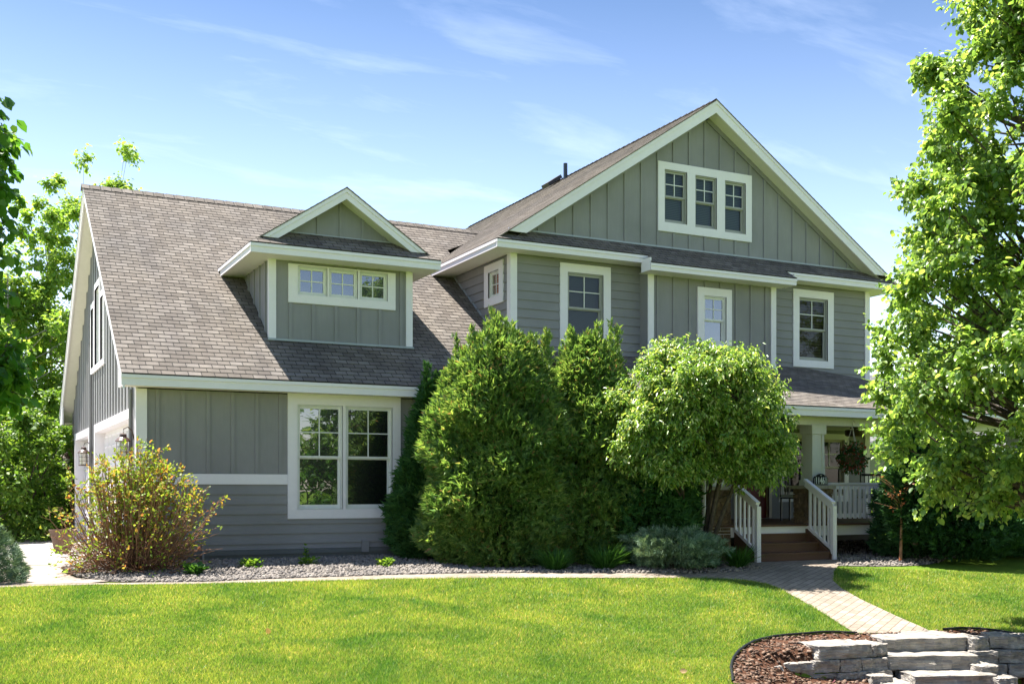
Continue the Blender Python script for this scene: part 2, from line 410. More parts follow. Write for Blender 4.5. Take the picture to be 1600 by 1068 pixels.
def boxes(name, mat, lst, parent, bevel=0.003):
    for q in lst:
        m_ = MB(); m_.box(*q); m_.build(name, mat, parent, bevel=bevel)
class MB:
    """collects polygons (world or local coordinates) and links them as one mesh"""
    def __init__(s):
        s.v = []; s.f = []; s.uv = []
    def face(s, pts, uvs=None):
        i = len(s.v)
        s.v.extend([tuple(p) for p in pts])
        s.f.append(tuple(range(i, i + len(pts))))
        s.uv.append(uvs if uvs is not None else [(0, 0)] * len(pts))
    def box(s, x0, x1, y0, y1, z0, z1):
        a = [(x0, y0, z0), (x1, y0, z0), (x1, y1, z0), (x0, y1, z0), (x0, y0, z1), (x1, y0, z1), (x1, y1, z1), (x0, y1, z1)]
        for q in ((0, 3, 2, 1), (4, 5, 6, 7), (0, 1, 5, 4), (1, 2, 6, 5), (2, 3, 7, 6), (3, 0, 4, 7)):
            s.face([a[i] for i in q])
    def prism(s, pts, vec):
        """polygon pts swept by vec"""
        v = Vector(vec)
        b = [Vector(p) for p in pts]; t = [p + v for p in b]
        s.face(b[::-1]); s.face(t)
        for i in range(len(b)):
            j = (i + 1) % len(b)
            s.face([b[i], b[j], t[j], t[i]])
    def bar(s, p, q, w, h, up=(0, 0, 1)):
        """rectangular bar from p to q, w sideways, h along up"""
        p = Vector(p); q = Vector(q); d = (q - p).normalized()
        side = d.cross(Vector(up)).normalized(); u = side.cross(d).normalized()
        a = side * w / 2; b = u * h / 2
        s.prism([p - a - b, p + a - b, p + a + b, p - a + b], q - p)
    def tube(s, pts, r, n=8, r1=None, cap=True):
        pts = [Vector(p) for p in pts]
        r1 = r if r1 is None else r1
        rings = []
        for i, p in enumerate(pts):
            d = (pts[min(i + 1, len(pts) - 1)] - pts[max(i - 1, 0)]).normalized()
            a = d.orthogonal().normalized() if abs(d.z) < 0.9 else d.cross(Vector((1, 0, 0))).normalized()
            if abs(d.z) < 0.9: a = d.cross(Vector((0, 0, 1))).normalized()
            b = d.cross(a)
            rr = r + (r1 - r) * i / max(1, len(pts) - 1)
            rings.append([p + (a * math.cos(2 * PI * k / n) + b * math.sin(2 * PI * k / n)) * rr for k in range(n)])
        for A, B in zip(rings, rings[1:]):
            for k in range(n):
                j = (k + 1) % n
                s.face([A[k], A[j], B[j], B[k]])
        if cap:
            s.face(rings[0][::-1]); s.face(rings[-1])
    def lathe(s, c, prof, n=16, cap=True):
        c = Vector(c)
        rings = [[c + Vector((r * math.cos(2 * PI * k / n), r * math.sin(2 * PI * k / n), z)) for k in range(n)] for r, z in prof]
        for A, B in zip(rings, rings[1:]):
            for k in range(n):
                j = (k + 1) % n
                s.face([A[k], A[j], B[j], B[k]])
        if cap:
            s.face(rings[0][::-1]); s.face(rings[-1])
    def build(s, name, mat, parent=None, smooth=False, bevel=0, label=None):
        me = bpy.data.meshes.new(name)
        me.from_pydata(s.v, [], s.f)
        ul = me.uv_layers.new(name='UVMap')
        flat = [c for f in s.uv for p in f for c in p]
        ul.data.foreach_set('uv', flat)
        me.materials.append(mat)
        if smooth:
            me.polygons.foreach_set('use_smooth', [True] * len(me.polygons))
        o = bpy.data.objects.new(name, me)
        C.objects.link(o)
        if parent is not None:
            o.parent = parent
            # vertices are given in world coordinates: bring them into the root's frame
            me.transform(world_inv(root_of(parent)))
        if bevel:
            b = o.modifiers.new('bevel', 'BEVEL'); b.width = bevel; b.segments = 2; b.limit_method = 'ANGLE'
        if label: o['label'] = label
        return o
def root_of(o):
    while o.parent is not None: o = o.parent
    return o
def world_inv(o):
    from mathutils import Matrix
    return (Matrix.Translation(o.location) @ Matrix.Rotation(o.rotation_euler.z, 4, 'Z')).inverted()

def fast_mesh(name, V, F, mat, parent=None, smooth=False):
    """V (n,3) array, F (m,k) array of equal-size faces"""
    V = np.asarray(V, dtype=np.float32); F = np.asarray(F, dtype=np.int32)
    if parent is not None:
        Mi = np.array(world_inv(root_of(parent))); V = V @ Mi[:3, :3].T.astype(np.float32) + Mi[:3, 3].astype(np.float32)
    me = bpy.data.meshes.new(name)
    me.vertices.add(len(V)); me.vertices.foreach_set('co', V.ravel())
    k = F.shape[1]
    me.loops.add(F.size); me.loops.foreach_set('vertex_index', F.ravel())
    me.polygons.add(len(F))
    me.polygons.foreach_set('loop_start', np.arange(0, F.size, k, dtype=np.int32))
    me.polygons.foreach_set('loop_total', np.full(len(F), k, dtype=np.int32))
    if smooth: me.polygons.foreach_set('use_smooth', np.ones(len(F), dtype=bool))
    me.update(calc_edges=True)
    me.materials.append(mat)
    o = bpy.data.objects.new(name, me)
    C.objects.link(o)
    if parent is not None: o.parent = parent
    return o

# ---- 2-D clipping on a wall or roof plane
def clip(poly, a, b, c):
    """keep a*u+b*v<=c"""
    out_ = []
    n = len(poly)
    for i in range(n):
        p, q = poly[i], poly[(i + 1) % n]
        dp = a * p[0] + b * p[1] - c; dq = a * q[0] + b * q[1] - c
        if dp <= 1e-9: out_.append(p)
        if (dp < -1e-9 and dq > 1e-9) or (dp > 1e-9 and dq < -1e-9):
            t = dp / (dp - dq)
            out_.append((p[0] + (q[0] - p[0]) * t, p[1] + (q[1] - p[1]) * t))
    return out_ if len(out_) >= 3 else []
def area(p):
    return abs(sum(p[i][0] * p[(i + 1) % len(p)][1] - p[(i + 1) % len(p)][0] * p[i][1] for i in range(len(p)))) / 2
def subtract(polys, r):
    u0, u1, v0, v1 = r
    res = []
    for p in polys:
        A = clip(p, 1, 0, u0)
        B = clip(p, -1, 0, -u1)
        mid = clip(clip(p, -1, 0, -u0), 1, 0, u1) if True else []
        Dn = clip(mid, 0, 1, v0) if mid else []
        Up = clip(mid, 0, -1, -v1) if mid else []
        for q in (A, B, Dn, Up):
            if q and area(q) > 1e-5: res.append(q)
    return res
class Frame:
    def __init__(s, O, U, V, N):
        s.O = Vector(O); s.U = Vector(U); s.V = Vector(V); s.N = Vector(N)
    def p(s, u, v, n=0):
        return s.O + s.U * u + s.V * v + s.N * n
FR = lambda y: Frame((0, y, 0), (1, 0, 0), (0, 0, 1), (0, -1, 0))       # wall facing the street, u = x, v = z
LE = lambda x: Frame((x, 0, 0), (0, 1, 0), (0, 0, 1), (-1, 0, 0))       # wall facing left, u = y
RI = lambda x: Frame((x, 0, 0), (0, 1, 0), (0, 0, 1), (1, 0, 0))
BA = lambda y: Frame((0, y, 0), (1, 0, 0), (0, 0, 1), (0, 1, 0))

def fbox(mb, fr, u0, u1, v0, v1, n0, n1):
    pts = [fr.p(u0, v0, n0), fr.p(u1, v0, n0), fr.p(u1, v1, n0), fr.p(u0, v1, n0)]
    mb.prism(pts, fr.N * (n1 - n0))
def laps(name, fr, polys, holes, parent, expo=0.165, base=0.0, mat='siding_h', label=None, rng=random.Random(5)):
    ps = polys
    for h in holes: ps = subtract(ps, h)
    mb = MB()
    for p in ps:
        mb.face([fr.p(u, v, 0) for u, v in p])
        v0 = min(q[1] for q in p); v1 = max(q[1] for q in p)
        k0 = int(math.floor((v0 - base) / expo)); k1 = int(math.ceil((v1 - base) / expo))
        for k in range(k0, k1):
            a = base + k * expo; b = a + expo
            c = clip(clip(p, 0, -1, -a), 0, 1, b)
            if not c or area(c) < 1e-5: continue
            lo = max(a, min(q[1] for q in c))
            off = lambda v: 0.024 - 0.019 * (v - a) / expo
            jo = []
            uu0 = min(q[0] for q in c); uu1 = max(q[0] for q in c)
            jj = math.floor(uu0 / 3.66) * 3.66 + ((k * 1.37) % 3.66)
            while jj < uu1:
                if jj > uu0 + .1 and jj < uu1 - .1: jo.append(jj)
                jj += 3.66
            rest = c
            for j_ in jo:
                left = clip(rest, 1, 0, j_ - .0015)
                if left: mb.face([fr.p(u, v, off(v)) for u, v in left])
                rest = clip(rest, -1, 0, -(j_ + .0015))
            if rest: mb.face([fr.p(u, v, off(v)) for u, v in rest])
            lowp = [q for q in c if abs(q[1] - a) < 1e-6]
            if len(lowp) == 2:
                mb.face([fr.p(lowp[0][0], a, 0.001), fr.p(lowp[1][0], a, 0.001), fr.p(lowp[1][0], a, 0.024), fr.p(lowp[0][0], a, 0.024)])
    return mb.build(name, M[mat], parent, label=label)
def battens(name, fr, polys, holes, parent, space=0.40, start=0.0, w=0.058, mat='siding', label=None):
    ps = polys
    for h in holes: ps = subtract(ps, h)
    mb = MB()
    for p in ps:
        mb.face([fr.p(u, v, 0) for u, v in p])
        u0 = min(q[0] for q in p); u1 = max(q[0] for q in p)
        for k in range(int(math.floor((u0 - start) / space)), int(math.ceil((u1 - start) / space)) + 1):
            a = start + k * space
            c = clip(clip(p, -1, 0, -a), 1, 0, a + w)
            if not c or area(c) < 1e-4: continue
            mb.prism([fr.p(u, v, 0.001) for u, v in c], fr.N * 0.020)
    return mb.build(name, M[mat], parent, label=label)

def roof_plane(mb, poly3, expo=0.125, thick=0.0):
    """poly3: 3-D convex polygon whose first edge is the eave; laid with raised shingle courses"""
    P = [Vector(p) for p in poly3]
    U = (P[1] - P[0]).normalized()
    N = None
    for i in range(2, len(P)):
        N = U.cross(P[i] - P[0])
        if N.length > 1e-6: break
    N.normalize()
    if N.z < 0: N = -N
    V = N.cross(U)
    if (P[2] - P[0]).dot(V) < 0: V = -V
    fr = Frame(P[0], U, V, N)
    p2 = [((q - P[0]).dot(U), (q - P[0]).dot(V)) for q in P]
    hi = max(q[1] for q in p2)
    off_u = P[0].x * 0.37 + P[0].y * 0.53
    k = 0
    while k * expo < hi:
        a = k * expo; b = a + expo
        c = clip(clip(p2, 0, -1, -a), 0, 1, b)
        k += 1
        if not c or area(c) < 1e-5: continue
        off = lambda v: 0.007 - 0.006 * (v - a) / expo
        c3 = [fr.p(u, v, off(v)) for u, v in c]; cu_ = [(u + off_u + 100, v + 70) for u, v in c]
        nn = Vector((0, 0, 0))
        for i in range(1, len(c3) - 1): nn += (c3[i] - c3[0]).cross(c3[i + 1] - c3[0])
        if nn.dot(N) < 0: c3.reverse(); cu_.reverse()
        mb.face(c3, cu_)
        lowp = [q for q in c if abs(q[1] - a) < 1e-6]
        if len(lowp) == 2:
            e0, e1 = lowp
            uu = [(e0[0] + off_u + 100, a + 70.02), (e1[0] + off_u + 100, a + 70.02), (e1[0] + off_u + 100, a + 70.03), (e0[0] + off_u + 100, a + 70.03)]
            mb.face([fr.p(e0[0], a, 0), fr.p(e1[0], a, 0), fr.p(e1[0], a, 0.007), fr.p(e0[0], a, 0.007)], uu)
    # underside, following the edge down
    mb.face([fr.p(u, v, -0.012) for u, v in p2], [(u, v) for u, v in p2])
    n = len(p2)
    for i in range(n):
        q, r_ = p2[i], p2[(i + 1) % n]
        mb.face([fr.p(q[0], q[1], -0.012), fr.p(r_[0], r_[1], -0.012), fr.p(r_[0], r_[1], 0.004), fr.p(q[0], q[1], 0.004)],
                [(q[0], q[1])] * 4)

# ------------------------------------------------------------------ terrain
def terrain0(x, y):
    t = np.maximum(0.0, 14.0 - y)
    t = np.minimum(t, 9.0)
    return -0.12 * t * (t / (t + 1.0))
SS, CC = math.sin(YAW), math.cos(YAW)
def UD(u, d):
    """ground position on the surveyed bearing u at depth d from the viewpoint"""
    s = (u - 800) / 1710
    return (d * (SS + s * CC), d * (CC - s * SS))
def on_ground(u, v):
    """where the bearing through (u, v) meets the lawn surface"""
    d = 1.2 * 1710 / (v - 765)
    for _ in range(60):
        x, y = UD(u, d)
        d = 0.5 * d + 0.5 * (EYE - float(terrain0(x, y))) * 1710 / (v - 765)
    return UD(u, d)
bed_edge_px = [(1339, 991.5), (1310, 990), (1286, 990), (1255, 992.6), (1230, 994.5), (1208, 997), (1190, 1001), (1177, 1005), (1164, 1012), (1153, 1021), (1147, 1029), (1144, 1036), (1142, 1046), (1144, 1057), (1145, 1068)]
BED_L = [on_ground(u, v) for u, v in bed_edge_px]
BED_R = [on_ground(u, v) for u, v in [(1474, 985.5), (1502, 983.5), (1530, 984.5), (1555, 987), (1585, 992)]]
BED = BED_L + [(BED_L[-1][0] + 0.15, 7.4), (BED_L[-1][0] + 0.5, 6.0), (13.5, 4.0), (13.8, 6.2), (BED_R[-1][0] + 1.2, BED_R[-1][1] - 1.0)] + BED_R[::-1]
def in_poly(x, y, poly):
    x = np.asarray(x); y = np.asarray(y)
    ins = np.zeros(x.shape, dtype=bool)
    n = len(poly)
    for i in range(n):
        x1, y1 = poly[i]; x2, y2 = poly[(i + 1) % n]
        c = ((y1 > y) != (y2 > y))
        with np.errstate(divide='ignore', invalid='ignore'):
            xi = (x2 - x1) * (y - y1) / (y2 - y1 + 1e-12) + x1
        ins ^= (c & (x < xi))
    return ins
def dist_poly(x, y, poly):
    x = np.asarray(x, float); y = np.asarray(y, float)
    best = np.full(x.shape, 1e9)
    n = len(poly)
    for i in range(n):
        x1, y1 = poly[i]; x2, y2 = poly[(i + 1) % n]
        vx, vy = x2 - x1, y2 - y1
        t = np.clip(((x - x1) * vx + (y - y1) * vy) / (vx * vx + vy * vy + 1e-12), 0, 1)
        best = np.minimum(best, np.hypot(x - x1 - t * vx, y - y1 - t * vy))
    return best
def sstep(a, b, x):
    t = np.clip((x - a) / (b - a), 0, 1); return t * t * (3 - 2 * t)
def terrain(x, y):
    x = np.asarray(x, float); y = np.asarray(y, float)
    g = terrain0(x, y)
    d = x * SS + y * CC; r = x * CC - y * SS
    u = 800 + 1710 * r / np.maximum(d, 0.1)
    dw = np.interp(u, [1100, 1150, 1199, 1279, 1365, 1378, 1520, 1535, 1700, 1900], [11.2, 11.25, 11.5, 11.72, 11.98, 12.4, 12.5, 12.4, 12.3, 12.2])
    ins = in_poly(x, y, BED)
    de = dist_poly(x, y, BED)
    dep = sstep(-0.04, 0.16, dw - d) * sstep(0.0, 0.75, de) * np.interp(u, [1150, 1365, 1400], [.25, .28, .46])
    return g - np.where(ins, dep, 0) - np.where(ins, 0.02 * sstep(0, 0.1, de), 0)

def tz(x, y): return float(terrain(np.array([x]), np.array([y]))[0])

def grid_axis(lo, hi, fine, far):
    a = list(np.arange(lo, hi + 1e-6, fine))
    s = fine; p = hi
    while p < far: s *= 1.35; p += s; a.append(p)
    s = fine; p = lo; pre = []
    while p > -far: s *= 1.35; p -= s; pre.append(p)
    return np.array(pre[::-1] + a)
gx = grid_axis(-4, 22, 0.12, 500); gy = grid_axis(4.5, 15.5, 0.12, 500)
GX, GY = np.meshgrid(gx, gy)
GZ = terrain(GX, GY)
nx, ny = len(gx), len(gy)
idx = np.arange(nx * ny).reshape(ny, nx)
Fg = np.stack([idx[:-1, :-1], idx[:-1, 1:], idx[1:, 1:], idx[1:, :-1]], -1).reshape(-1, 4)
g_o = fast_mesh('ground', np.stack([GX, GY, GZ], -1).reshape(-1, 3), Fg, M['lawn'], smooth=True)
tag(g_o, kind='structure', label='bright green mown front lawn sloping down to the street')

def sheet(name, poly, mat, lift, step=0.15, zf=terrain):
    xs = [p[0] for p in poly]; ys = [p[1] for p in poly]
    ax = np.arange(min(xs) + step / 2, max(xs), step); ay = np.arange(min(ys) + step / 2, max(ys), step)
    X, Y = np.meshgrid(ax, ay); X = X.ravel(); Y = Y.ravel()
    k = in_poly(X, Y, poly) & (dist_poly(X, Y, poly) > step * 0.35)
    # subdivide outline
    ol = []
    n = len(poly)
    for i in range(n):
        a = Vector(poly[i]); b = Vector(poly[(i + 1) % n])
        m = max(1, int((b - a).length / step))
        for j in range(m): ol.append(a + (b - a) * j / m)
    vs_ = [Vector((p.x, p.y)) for p in ol] + [Vector((x, y)) for x, y in zip(X[k], Y[k])]
    ed = [(i, (i + 1) % len(ol)) for i in range(len(ol))]
    r = delaunay_2d_cdt(vs_, ed, [], 1, 1e-4)
    V = np.array([(v.x, v.y) for v in r[0]])
    Z = zf(V[:, 0], V[:, 1]) + lift
    F = np.array([f for f in r[2] if len(f) == 3])
    return fast_mesh(name, np.column_stack([V, Z]), F, mat, smooth=True)

# walkway and beds
WF = [on_ground(u, v) for u, v in [(0, 919), (80, 916), (150, 914.5), (280, 914), (400, 911.5), (500, 908.5), (600, 906), (750, 904), (900, 903.5), (1030, 903.5), (1110, 904.5), (1165, 907), (1200, 913), (1225, 924), (1280, 955), (1335, 990)]]
WB = [on_ground(u, v) for u, v in [(1460, 989), (1430, 976), (1400, 963), (1345, 937), (1315, 920), (1302, 908), (1303, 893), (1310, 884)]]
WC = [(13.5, 14.25), (11.2, 14.25)]
WD = [on_ground(u, v) for u, v in [(1195, 888), (1150, 894), (1100, 896.5), (900, 896.5), (700, 897), (600, 899.5), (500, 903), (400, 906.5), (320, 910), (250, 911), (170, 909), (120, 904), (95, 895), (105, 886)]]
side_walk = WF + WB + WC + WD + [(1.6, 18.6), (-8, 21.5), (-8, 17.2)]
WALK = [(-8, 16.8)] + side_walk[:]
WALK = WF + WB + WC + WD[:10] + [(1.5, 14.9), (0.4, 15.0)]
tag(sheet('walkway', WALK, M['pavers'], 0.015), kind='structure', label='tan paver walk curving along the bed to the porch steps')
APR = [(-9, 16.9), (0.38, 14.99), (1.5, 14.9)] + [on_ground(250, 911)] + WD[10:] + [(1.75, 18.6), (-9, 21.6)]
APR = [(-9, 16.95), (0.4, 15.01), (1.5, 14.91)] + WD[10:] + [(1.75, 18.55), (-9, 21.6)]
tag(sheet('driveway_apron', APR, M['pavers_big'], 0.018), kind='structure', label='tan paver apron at the edge of the driveway')
tag(sheet('driveway', [(-9, 21.64), (1.75, 18.59), (2.46, 18.4), (2.46, 27.9), (1.2, 28.2), (-9, 30.8)], M['concrete'], 0.022, 0.6), kind='structure', label='pale concrete driveway beside the garage')

def gravel_rise(x, y):
    base = terrain(x, y)
    return base + 0.07 * sstep(14.6, 17.4, y)
GRAV = WD[:13][::-1] + []
GRAV = [(11.25, 14.1)] + WD[:13] + [(1.72, 17.6), (2.46, 17.6), (9.6, 17.6), (9.6, 15.2), (11.25, 15.0)]
tag(sheet('gravel_bed', GRAV, M['gravelbase'], 0.012, 0.15, gravel_rise), kind='structure', label='grey river rock bed in front of the garage wall')
GR2 = [(13.5, 14.2)] + [on_ground(u, v) for u, v in [(1305, 884), (1330, 884.5), (1370, 885), (1410, 884.5), (1450, 882.5), (1472, 878), (1478, 873)]] + [(20.5, 14.1), (20.5, 18.0), (13.5, 18.0)]
tag(sheet('gravel_strip', GR2, M['gravelbase'], 0.012), kind='structure', label='grey stone strip below the porch deck')
tag(sheet('mulch_bed', BED, M['mulchbase'], 0.012, 0.1), kind='structure', label='brown bark mulch around the stone steps')

# ------------------------------------------------------------------ scatter helpers
rng = np.random.default_rng(7)
def rot_frames(N, tilt=1.0, r=None):
    r = r or rng
    q = r.normal(size=(N, 4)); q /= np.linalg.norm(q, axis=1)[:, None]
    w, x, y, z = q.T
    return np.stack([np.stack([1 - 2 * (y * y + z * z), 2 * (x * y - z * w), 2 * (x * z + y * w)], -1),
                     np.stack([2 * (x * y + z * w), 1 - 2 * (x * x + z * z), 2 * (y * z - x * w)], -1),
                     np.stack([2 * (x * z - y * w), 2 * (y * z + x * w), 1 - 2 * (x * x + y * y)], -1)], 1)
def frames_from(axis, normal):
    """columns: side, axis, normal"""
    a = axis / np.maximum(np.linalg.norm(axis, axis=1)[:, None], 1e-9)
    s_ = np.cross(a, normal); s_ /= np.maximum(np.linalg.norm(s_, axis=1)[:, None], 1e-9)
    n = np.cross(s_, a)
    return np.stack([s_, a, n], -1)
def instance(T, TF, P, Fm, S):
    """template verts T(k,3), faces TF(m,q), positions P(n,3), frames Fm(n,3,3), scales S(n,) or (n,3)"""
    n = len(P); k = len(T)
    S = np.asarray(S)
    if S.ndim == 1: S = S[:, None]
    TT = T[None] * (S[:, None, :] if S.shape[1] == 3 else S[:, :, None])
    V = np.einsum('nij,nkj->nki', Fm, TT) + P[:, None, :]
    F = TF[None] + (np.arange(n) * k)[:, None, None]
    return V.reshape(-1, 3), F.reshape(-1, TF.shape[1])
LEAF = np.array([(0, 0, 0), (-0.36, 0.30, 0.07), (-0.30, 0.68, 0.05), (0, 1, -0.10), (0.30, 0.68, 0.05), (0.36, 0.30, 0.07)], float)
LEAF_F = np.array([(0, 3, 2, 1), (0, 5, 4, 3)])
SLIM = np.array([(0, 0, 0), (-0.17, 0.45, 0.04), (0, 1, -0.08), (0.17, 0.45, 0.04)], float)
SLIM_F = np.array([(0, 2, 1), (0, 3, 2)])
def fan(nb, spread, w, seed, curl=0.15):
    r = random.Random(seed)
    V = []; F = []
    for i in range(nb):
        a = -spread + 2 * spread * i / (nb - 1) + r.uniform(-.08, .08)
        l = (1 - 0.45 * abs(a) / spread) * r.uniform(.85, 1.1)
        ox = 0; oy = 0.35 * (1 - abs(a) / spread) * r.random() + (0.1 if i % 2 else 0)
        dx_, dy_ = math.sin(a), math.cos(a)
        b = len(V)
        tip = (ox + dx_ * l, oy + dy_ * l, -curl * l * l + r.uniform(-.05, .05))
        mx_, my_ = ox + dx_ * l * .5, oy + dy_ * l * .5
        V += [(ox, oy, 0), (mx_ - dy_ * w, my_ + dx_ * w, r.uniform(-.03, .06)), tip, (mx_ + dy_ * w, my_ - dx_ * w, r.uniform(-.03, .06))]
        F += [(b, b + 2, b + 1), (b, b + 3, b + 2)]
    return np.array(V), np.array(F)
FAN = fan(7, 1.15, 0.10, 3, .35)
NEED = fan(9, 1.35, 0.05, 9, 0.0)

def tubes(paths, n=6):
    """paths: list of (pts(m,3), radii(m)) -> V, F in one go"""
    Vs = []; Fs = []; b = 0
    for pts, rad in paths:
        pts = np.asarray(pts, float); m = len(pts)
        d = np.gradient(pts, axis=0); d /= np.maximum(np.linalg.norm(d, axis=1)[:, None], 1e-9)
        up = np.array([0.3, 0.2, 1.0]) if abs(d[0, 2]) < 0.85 else np.array([1.0, 0.1, 0])
        a = np.cross(d, up); a /= np.linalg.norm(a, axis=1)[:, None]
        c = np.cross(d, a)
        ang = np.arange(n) * 2 * PI / n
        ring = pts[:, None] + (a[:, None] * np.cos(ang)[None, :, None] + c[:, None] * np.sin(ang)[None, :, None]) * np.asarray(rad)[:, None, None]
        Vs.append(ring.reshape(-1, 3))
        i = np.arange(m - 1)[:, None] * n + np.arange(n)[None]
        j = np.arange(m - 1)[:, None] * n + (np.arange(n)[None] + 1) % n
        Fs.append(np.stack([i, j, j + n, i + n], -1).reshape(-1, 4) + b)
        b += m * n
    return np.concatenate(Vs), np.concatenate(Fs)
def curve(p0, p1, bend, m=7, r=None):
    t = np.linspace(0, 1, m)[:, None]
    mid = (np.asarray(p0) + np.asarray(p1)) / 2 + np.asarray(bend)
    return (1 - t) ** 2 * np.asarray(p0) + 2 * t * (1 - t) * mid + t * t * np.asarray(p1)

def leafy_tree(name, label, cat, base, trunk_h, trunk_r, clusters, twigs, per, leaf, mat, seed, group=None,
               bark_='bark', tmpl=(LEAF, LEAF_F), droop=0.5, stems=1, up=0.25, crownname='crown', lean=(0, 0), clear=0.0):
    """clusters: (x,y,z,r) world; limbs run from the trunk to each cluster, twigs radiate, leaves sit along the twigs"""
    r = np.random.default_rng(seed)
    root = thing(name, label, cat, base, 0, group)
    bx, by, bz = base
    cl = np.array(clusters, float)
    paths = []
    zt = np.max(cl[:, 2])
    top = np.array([bx + lean[0], by + lean[1], bz + trunk_h])
    if stems == 1:
        tp = curve((bx, by, bz - 0.1), top, (r.normal() * 0.05 * trunk_h * .3, r.normal() * 0.02, 0), 12)
        paths.append((tp, np.linspace(trunk_r, trunk_r * 0.15, 12)))
        radii = np.linspace(trunk_r, trunk_r * 0.15, 12)
        kk = tp[:, 2] > bz + clear
        anchors = tp[kk]; radii = radii[kk]
    else:
        anchors = []; radii = []
        for s_ in range(stems):
            a = 2 * PI * s_ / stems + r.uniform(-.4, .4)
            e = (bx + lean[0] + math.cos(a) * trunk_h * 0.42, by + lean[1] + math.sin(a) * trunk_h * 0.42, bz + trunk_h * r.uniform(.8, 1))
            tp = curve((bx + math.cos(a) * trunk_r, by + math.sin(a) * trunk_r, bz - 0.05), e, (0, 0, trunk_h * .12), 9)
            rr = np.linspace(trunk_r, trunk_r * 0.25, 9)
            paths.append((tp, rr)); anchors.append(tp); radii.append(rr)
        anchors = np.concatenate(anchors); radii = np.concatenate(radii)
    tw0 = []; tw1 = []
    for c in cl:
        p = c[:3]
        # pick anchor lower than the cluster and near
        dd = np.linalg.norm(anchors - p, axis=1) + np.maximum(0, anchors[:, 2] - (p[2] - 0.35 * np.linalg.norm(anchors[:, :2] - p[:2], axis=1))) * 2.5
        k = int(np.argmin(dd))
        A = anchors[k]
        path = curve(A, p, (0, 0, -0.08 * np.linalg.norm(p - A) + r.normal() * 0.05), 6)
        rr = min(radii[k] * 0.42, 0.010 + 0.014 * np.linalg.norm(p - A))
        paths.append((path, np.linspace(rr, 0.006, 6)))
        m = twigs
        dirs = r.normal(size=(m, 3)); dirs[:, 2] += up
        dirs /= np.linalg.norm(dirs, axis=1)[:, None]
        out_dir = p[:2] - np.array([bx, by]) ; ln = np.linalg.norm(out_dir)
        if ln > 0.2: dirs[:, :2] += 0.55 * out_dir / ln
        dirs /= np.linalg.norm(dirs, axis=1)[:, None]
        ln_ = c[3] * r.uniform(0.55, 1.25, size=m)
        s0 = p + dirs * (c[3] * 0.05)
        s1 = p + dirs * ln_[:, None]; s1[:, 2] -= 0.12 * ln_
        tw0.append(s0); tw1.append(s1)
        for a, b in list(zip(s0, s1))[::2]:
            paths.append((np.array([a, (a + b) / 2 + r.normal(size=3) * 0.01, b]), np.array([0.006, 0.004, 0.002])))
    tw0 = np.concatenate(tw0); tw1 = np.concatenate(tw1)
    n = len(tw0)
    t = np.tile(np.linspace(0.12, 1.0, per), n) + r.uniform(-.04, .04, n * per)
    a = np.repeat(tw0, per, 0); b = np.repeat(tw1, per, 0)
    d = (b - a); dl = d / np.linalg.norm(d, axis=1)[:, None]
    P = a + d * t[:, None] + r.normal(size=a.shape) * leaf * 0.35
    side = np.cross(dl, np.array([0, 0, 1.0])); side /= np.maximum(np.linalg.norm(side, axis=1)[:, None], 1e-6)
    sg = np.where(np.arange(len(P)) % 2 == 0, 1, -1)[:, None]
    ax = dl * 0.5 + side * sg * 0.8 + r.normal(size=P.shape) * 0.35
    ax[:, 2] -= droop * r.uniform(0.2, 1.4, len(P))
    nm = r.normal(size=P.shape) * 0.45; nm[:, 2] += 1
    Fm = frames_from(ax, nm)
    S = leaf * r.uniform(0.6, 1.2, len(P))
    V, F = instance(tmpl[0], tmpl[1], P, Fm, S)
    fast_mesh(crownname, V, F, mat, root)
    V, F = tubes(paths, 6)
    fast_mesh('trunk', V, F, M[bark_], root, smooth=True)
    return root

# ================================================================== HOUSE
house = thing('house', 'large grey two-storey house with white trim, front gable, shingled roofs and attached garage', 'house', (10, 20, 0))

def casing(mb, fr, o, holes, n0=0.0, n1=0.036):
    """flat white boards around one or more openings: o = outer rect, holes = opening rects"""
    ps = [[(o[0], o[2]), (o[1], o[2]), (o[1], o[3]), (o[0], o[3])]]
    for h in holes: ps = subtract(ps, h)
    for p in ps:
        mb.prism([fr.p(u, v, n0) for u, v in p], fr.N * (n1 - n0))
    for h in holes:      # reveals
        u0, u1, v0, v1 = h
        dpt = -0.11
        for a, b in (((u0, v0), (u1, v0)), ((u1, v0), (u1, v1)), ((u1, v1), (u0, v1)), ((u0, v1), (u0, v0))):
            mb.face([fr.p(*a, n1 - 0.001), fr.p(*b, n1 - 0.001), fr.p(*b, dpt), fr.p(*a, dpt)])
def ring(mb, fr, r, w, n0, n1, wb=None):
    u0, u1, v0, v1 = r; wb = wb or w
    fbox(mb, fr, u0, u1, v0, v0 + wb, n0, n1)
    fbox(mb, fr, u0, u1, v1 - w, v1, n0, n1)
    fbox(mb, fr, u0, u0 + w, v0 + wb + .0005, v1 - w - .0005, n0, n1)
    fbox(mb, fr, u1 - w, u1, v0 + wb + .0005, v1 - w - .0005, n0, n1)
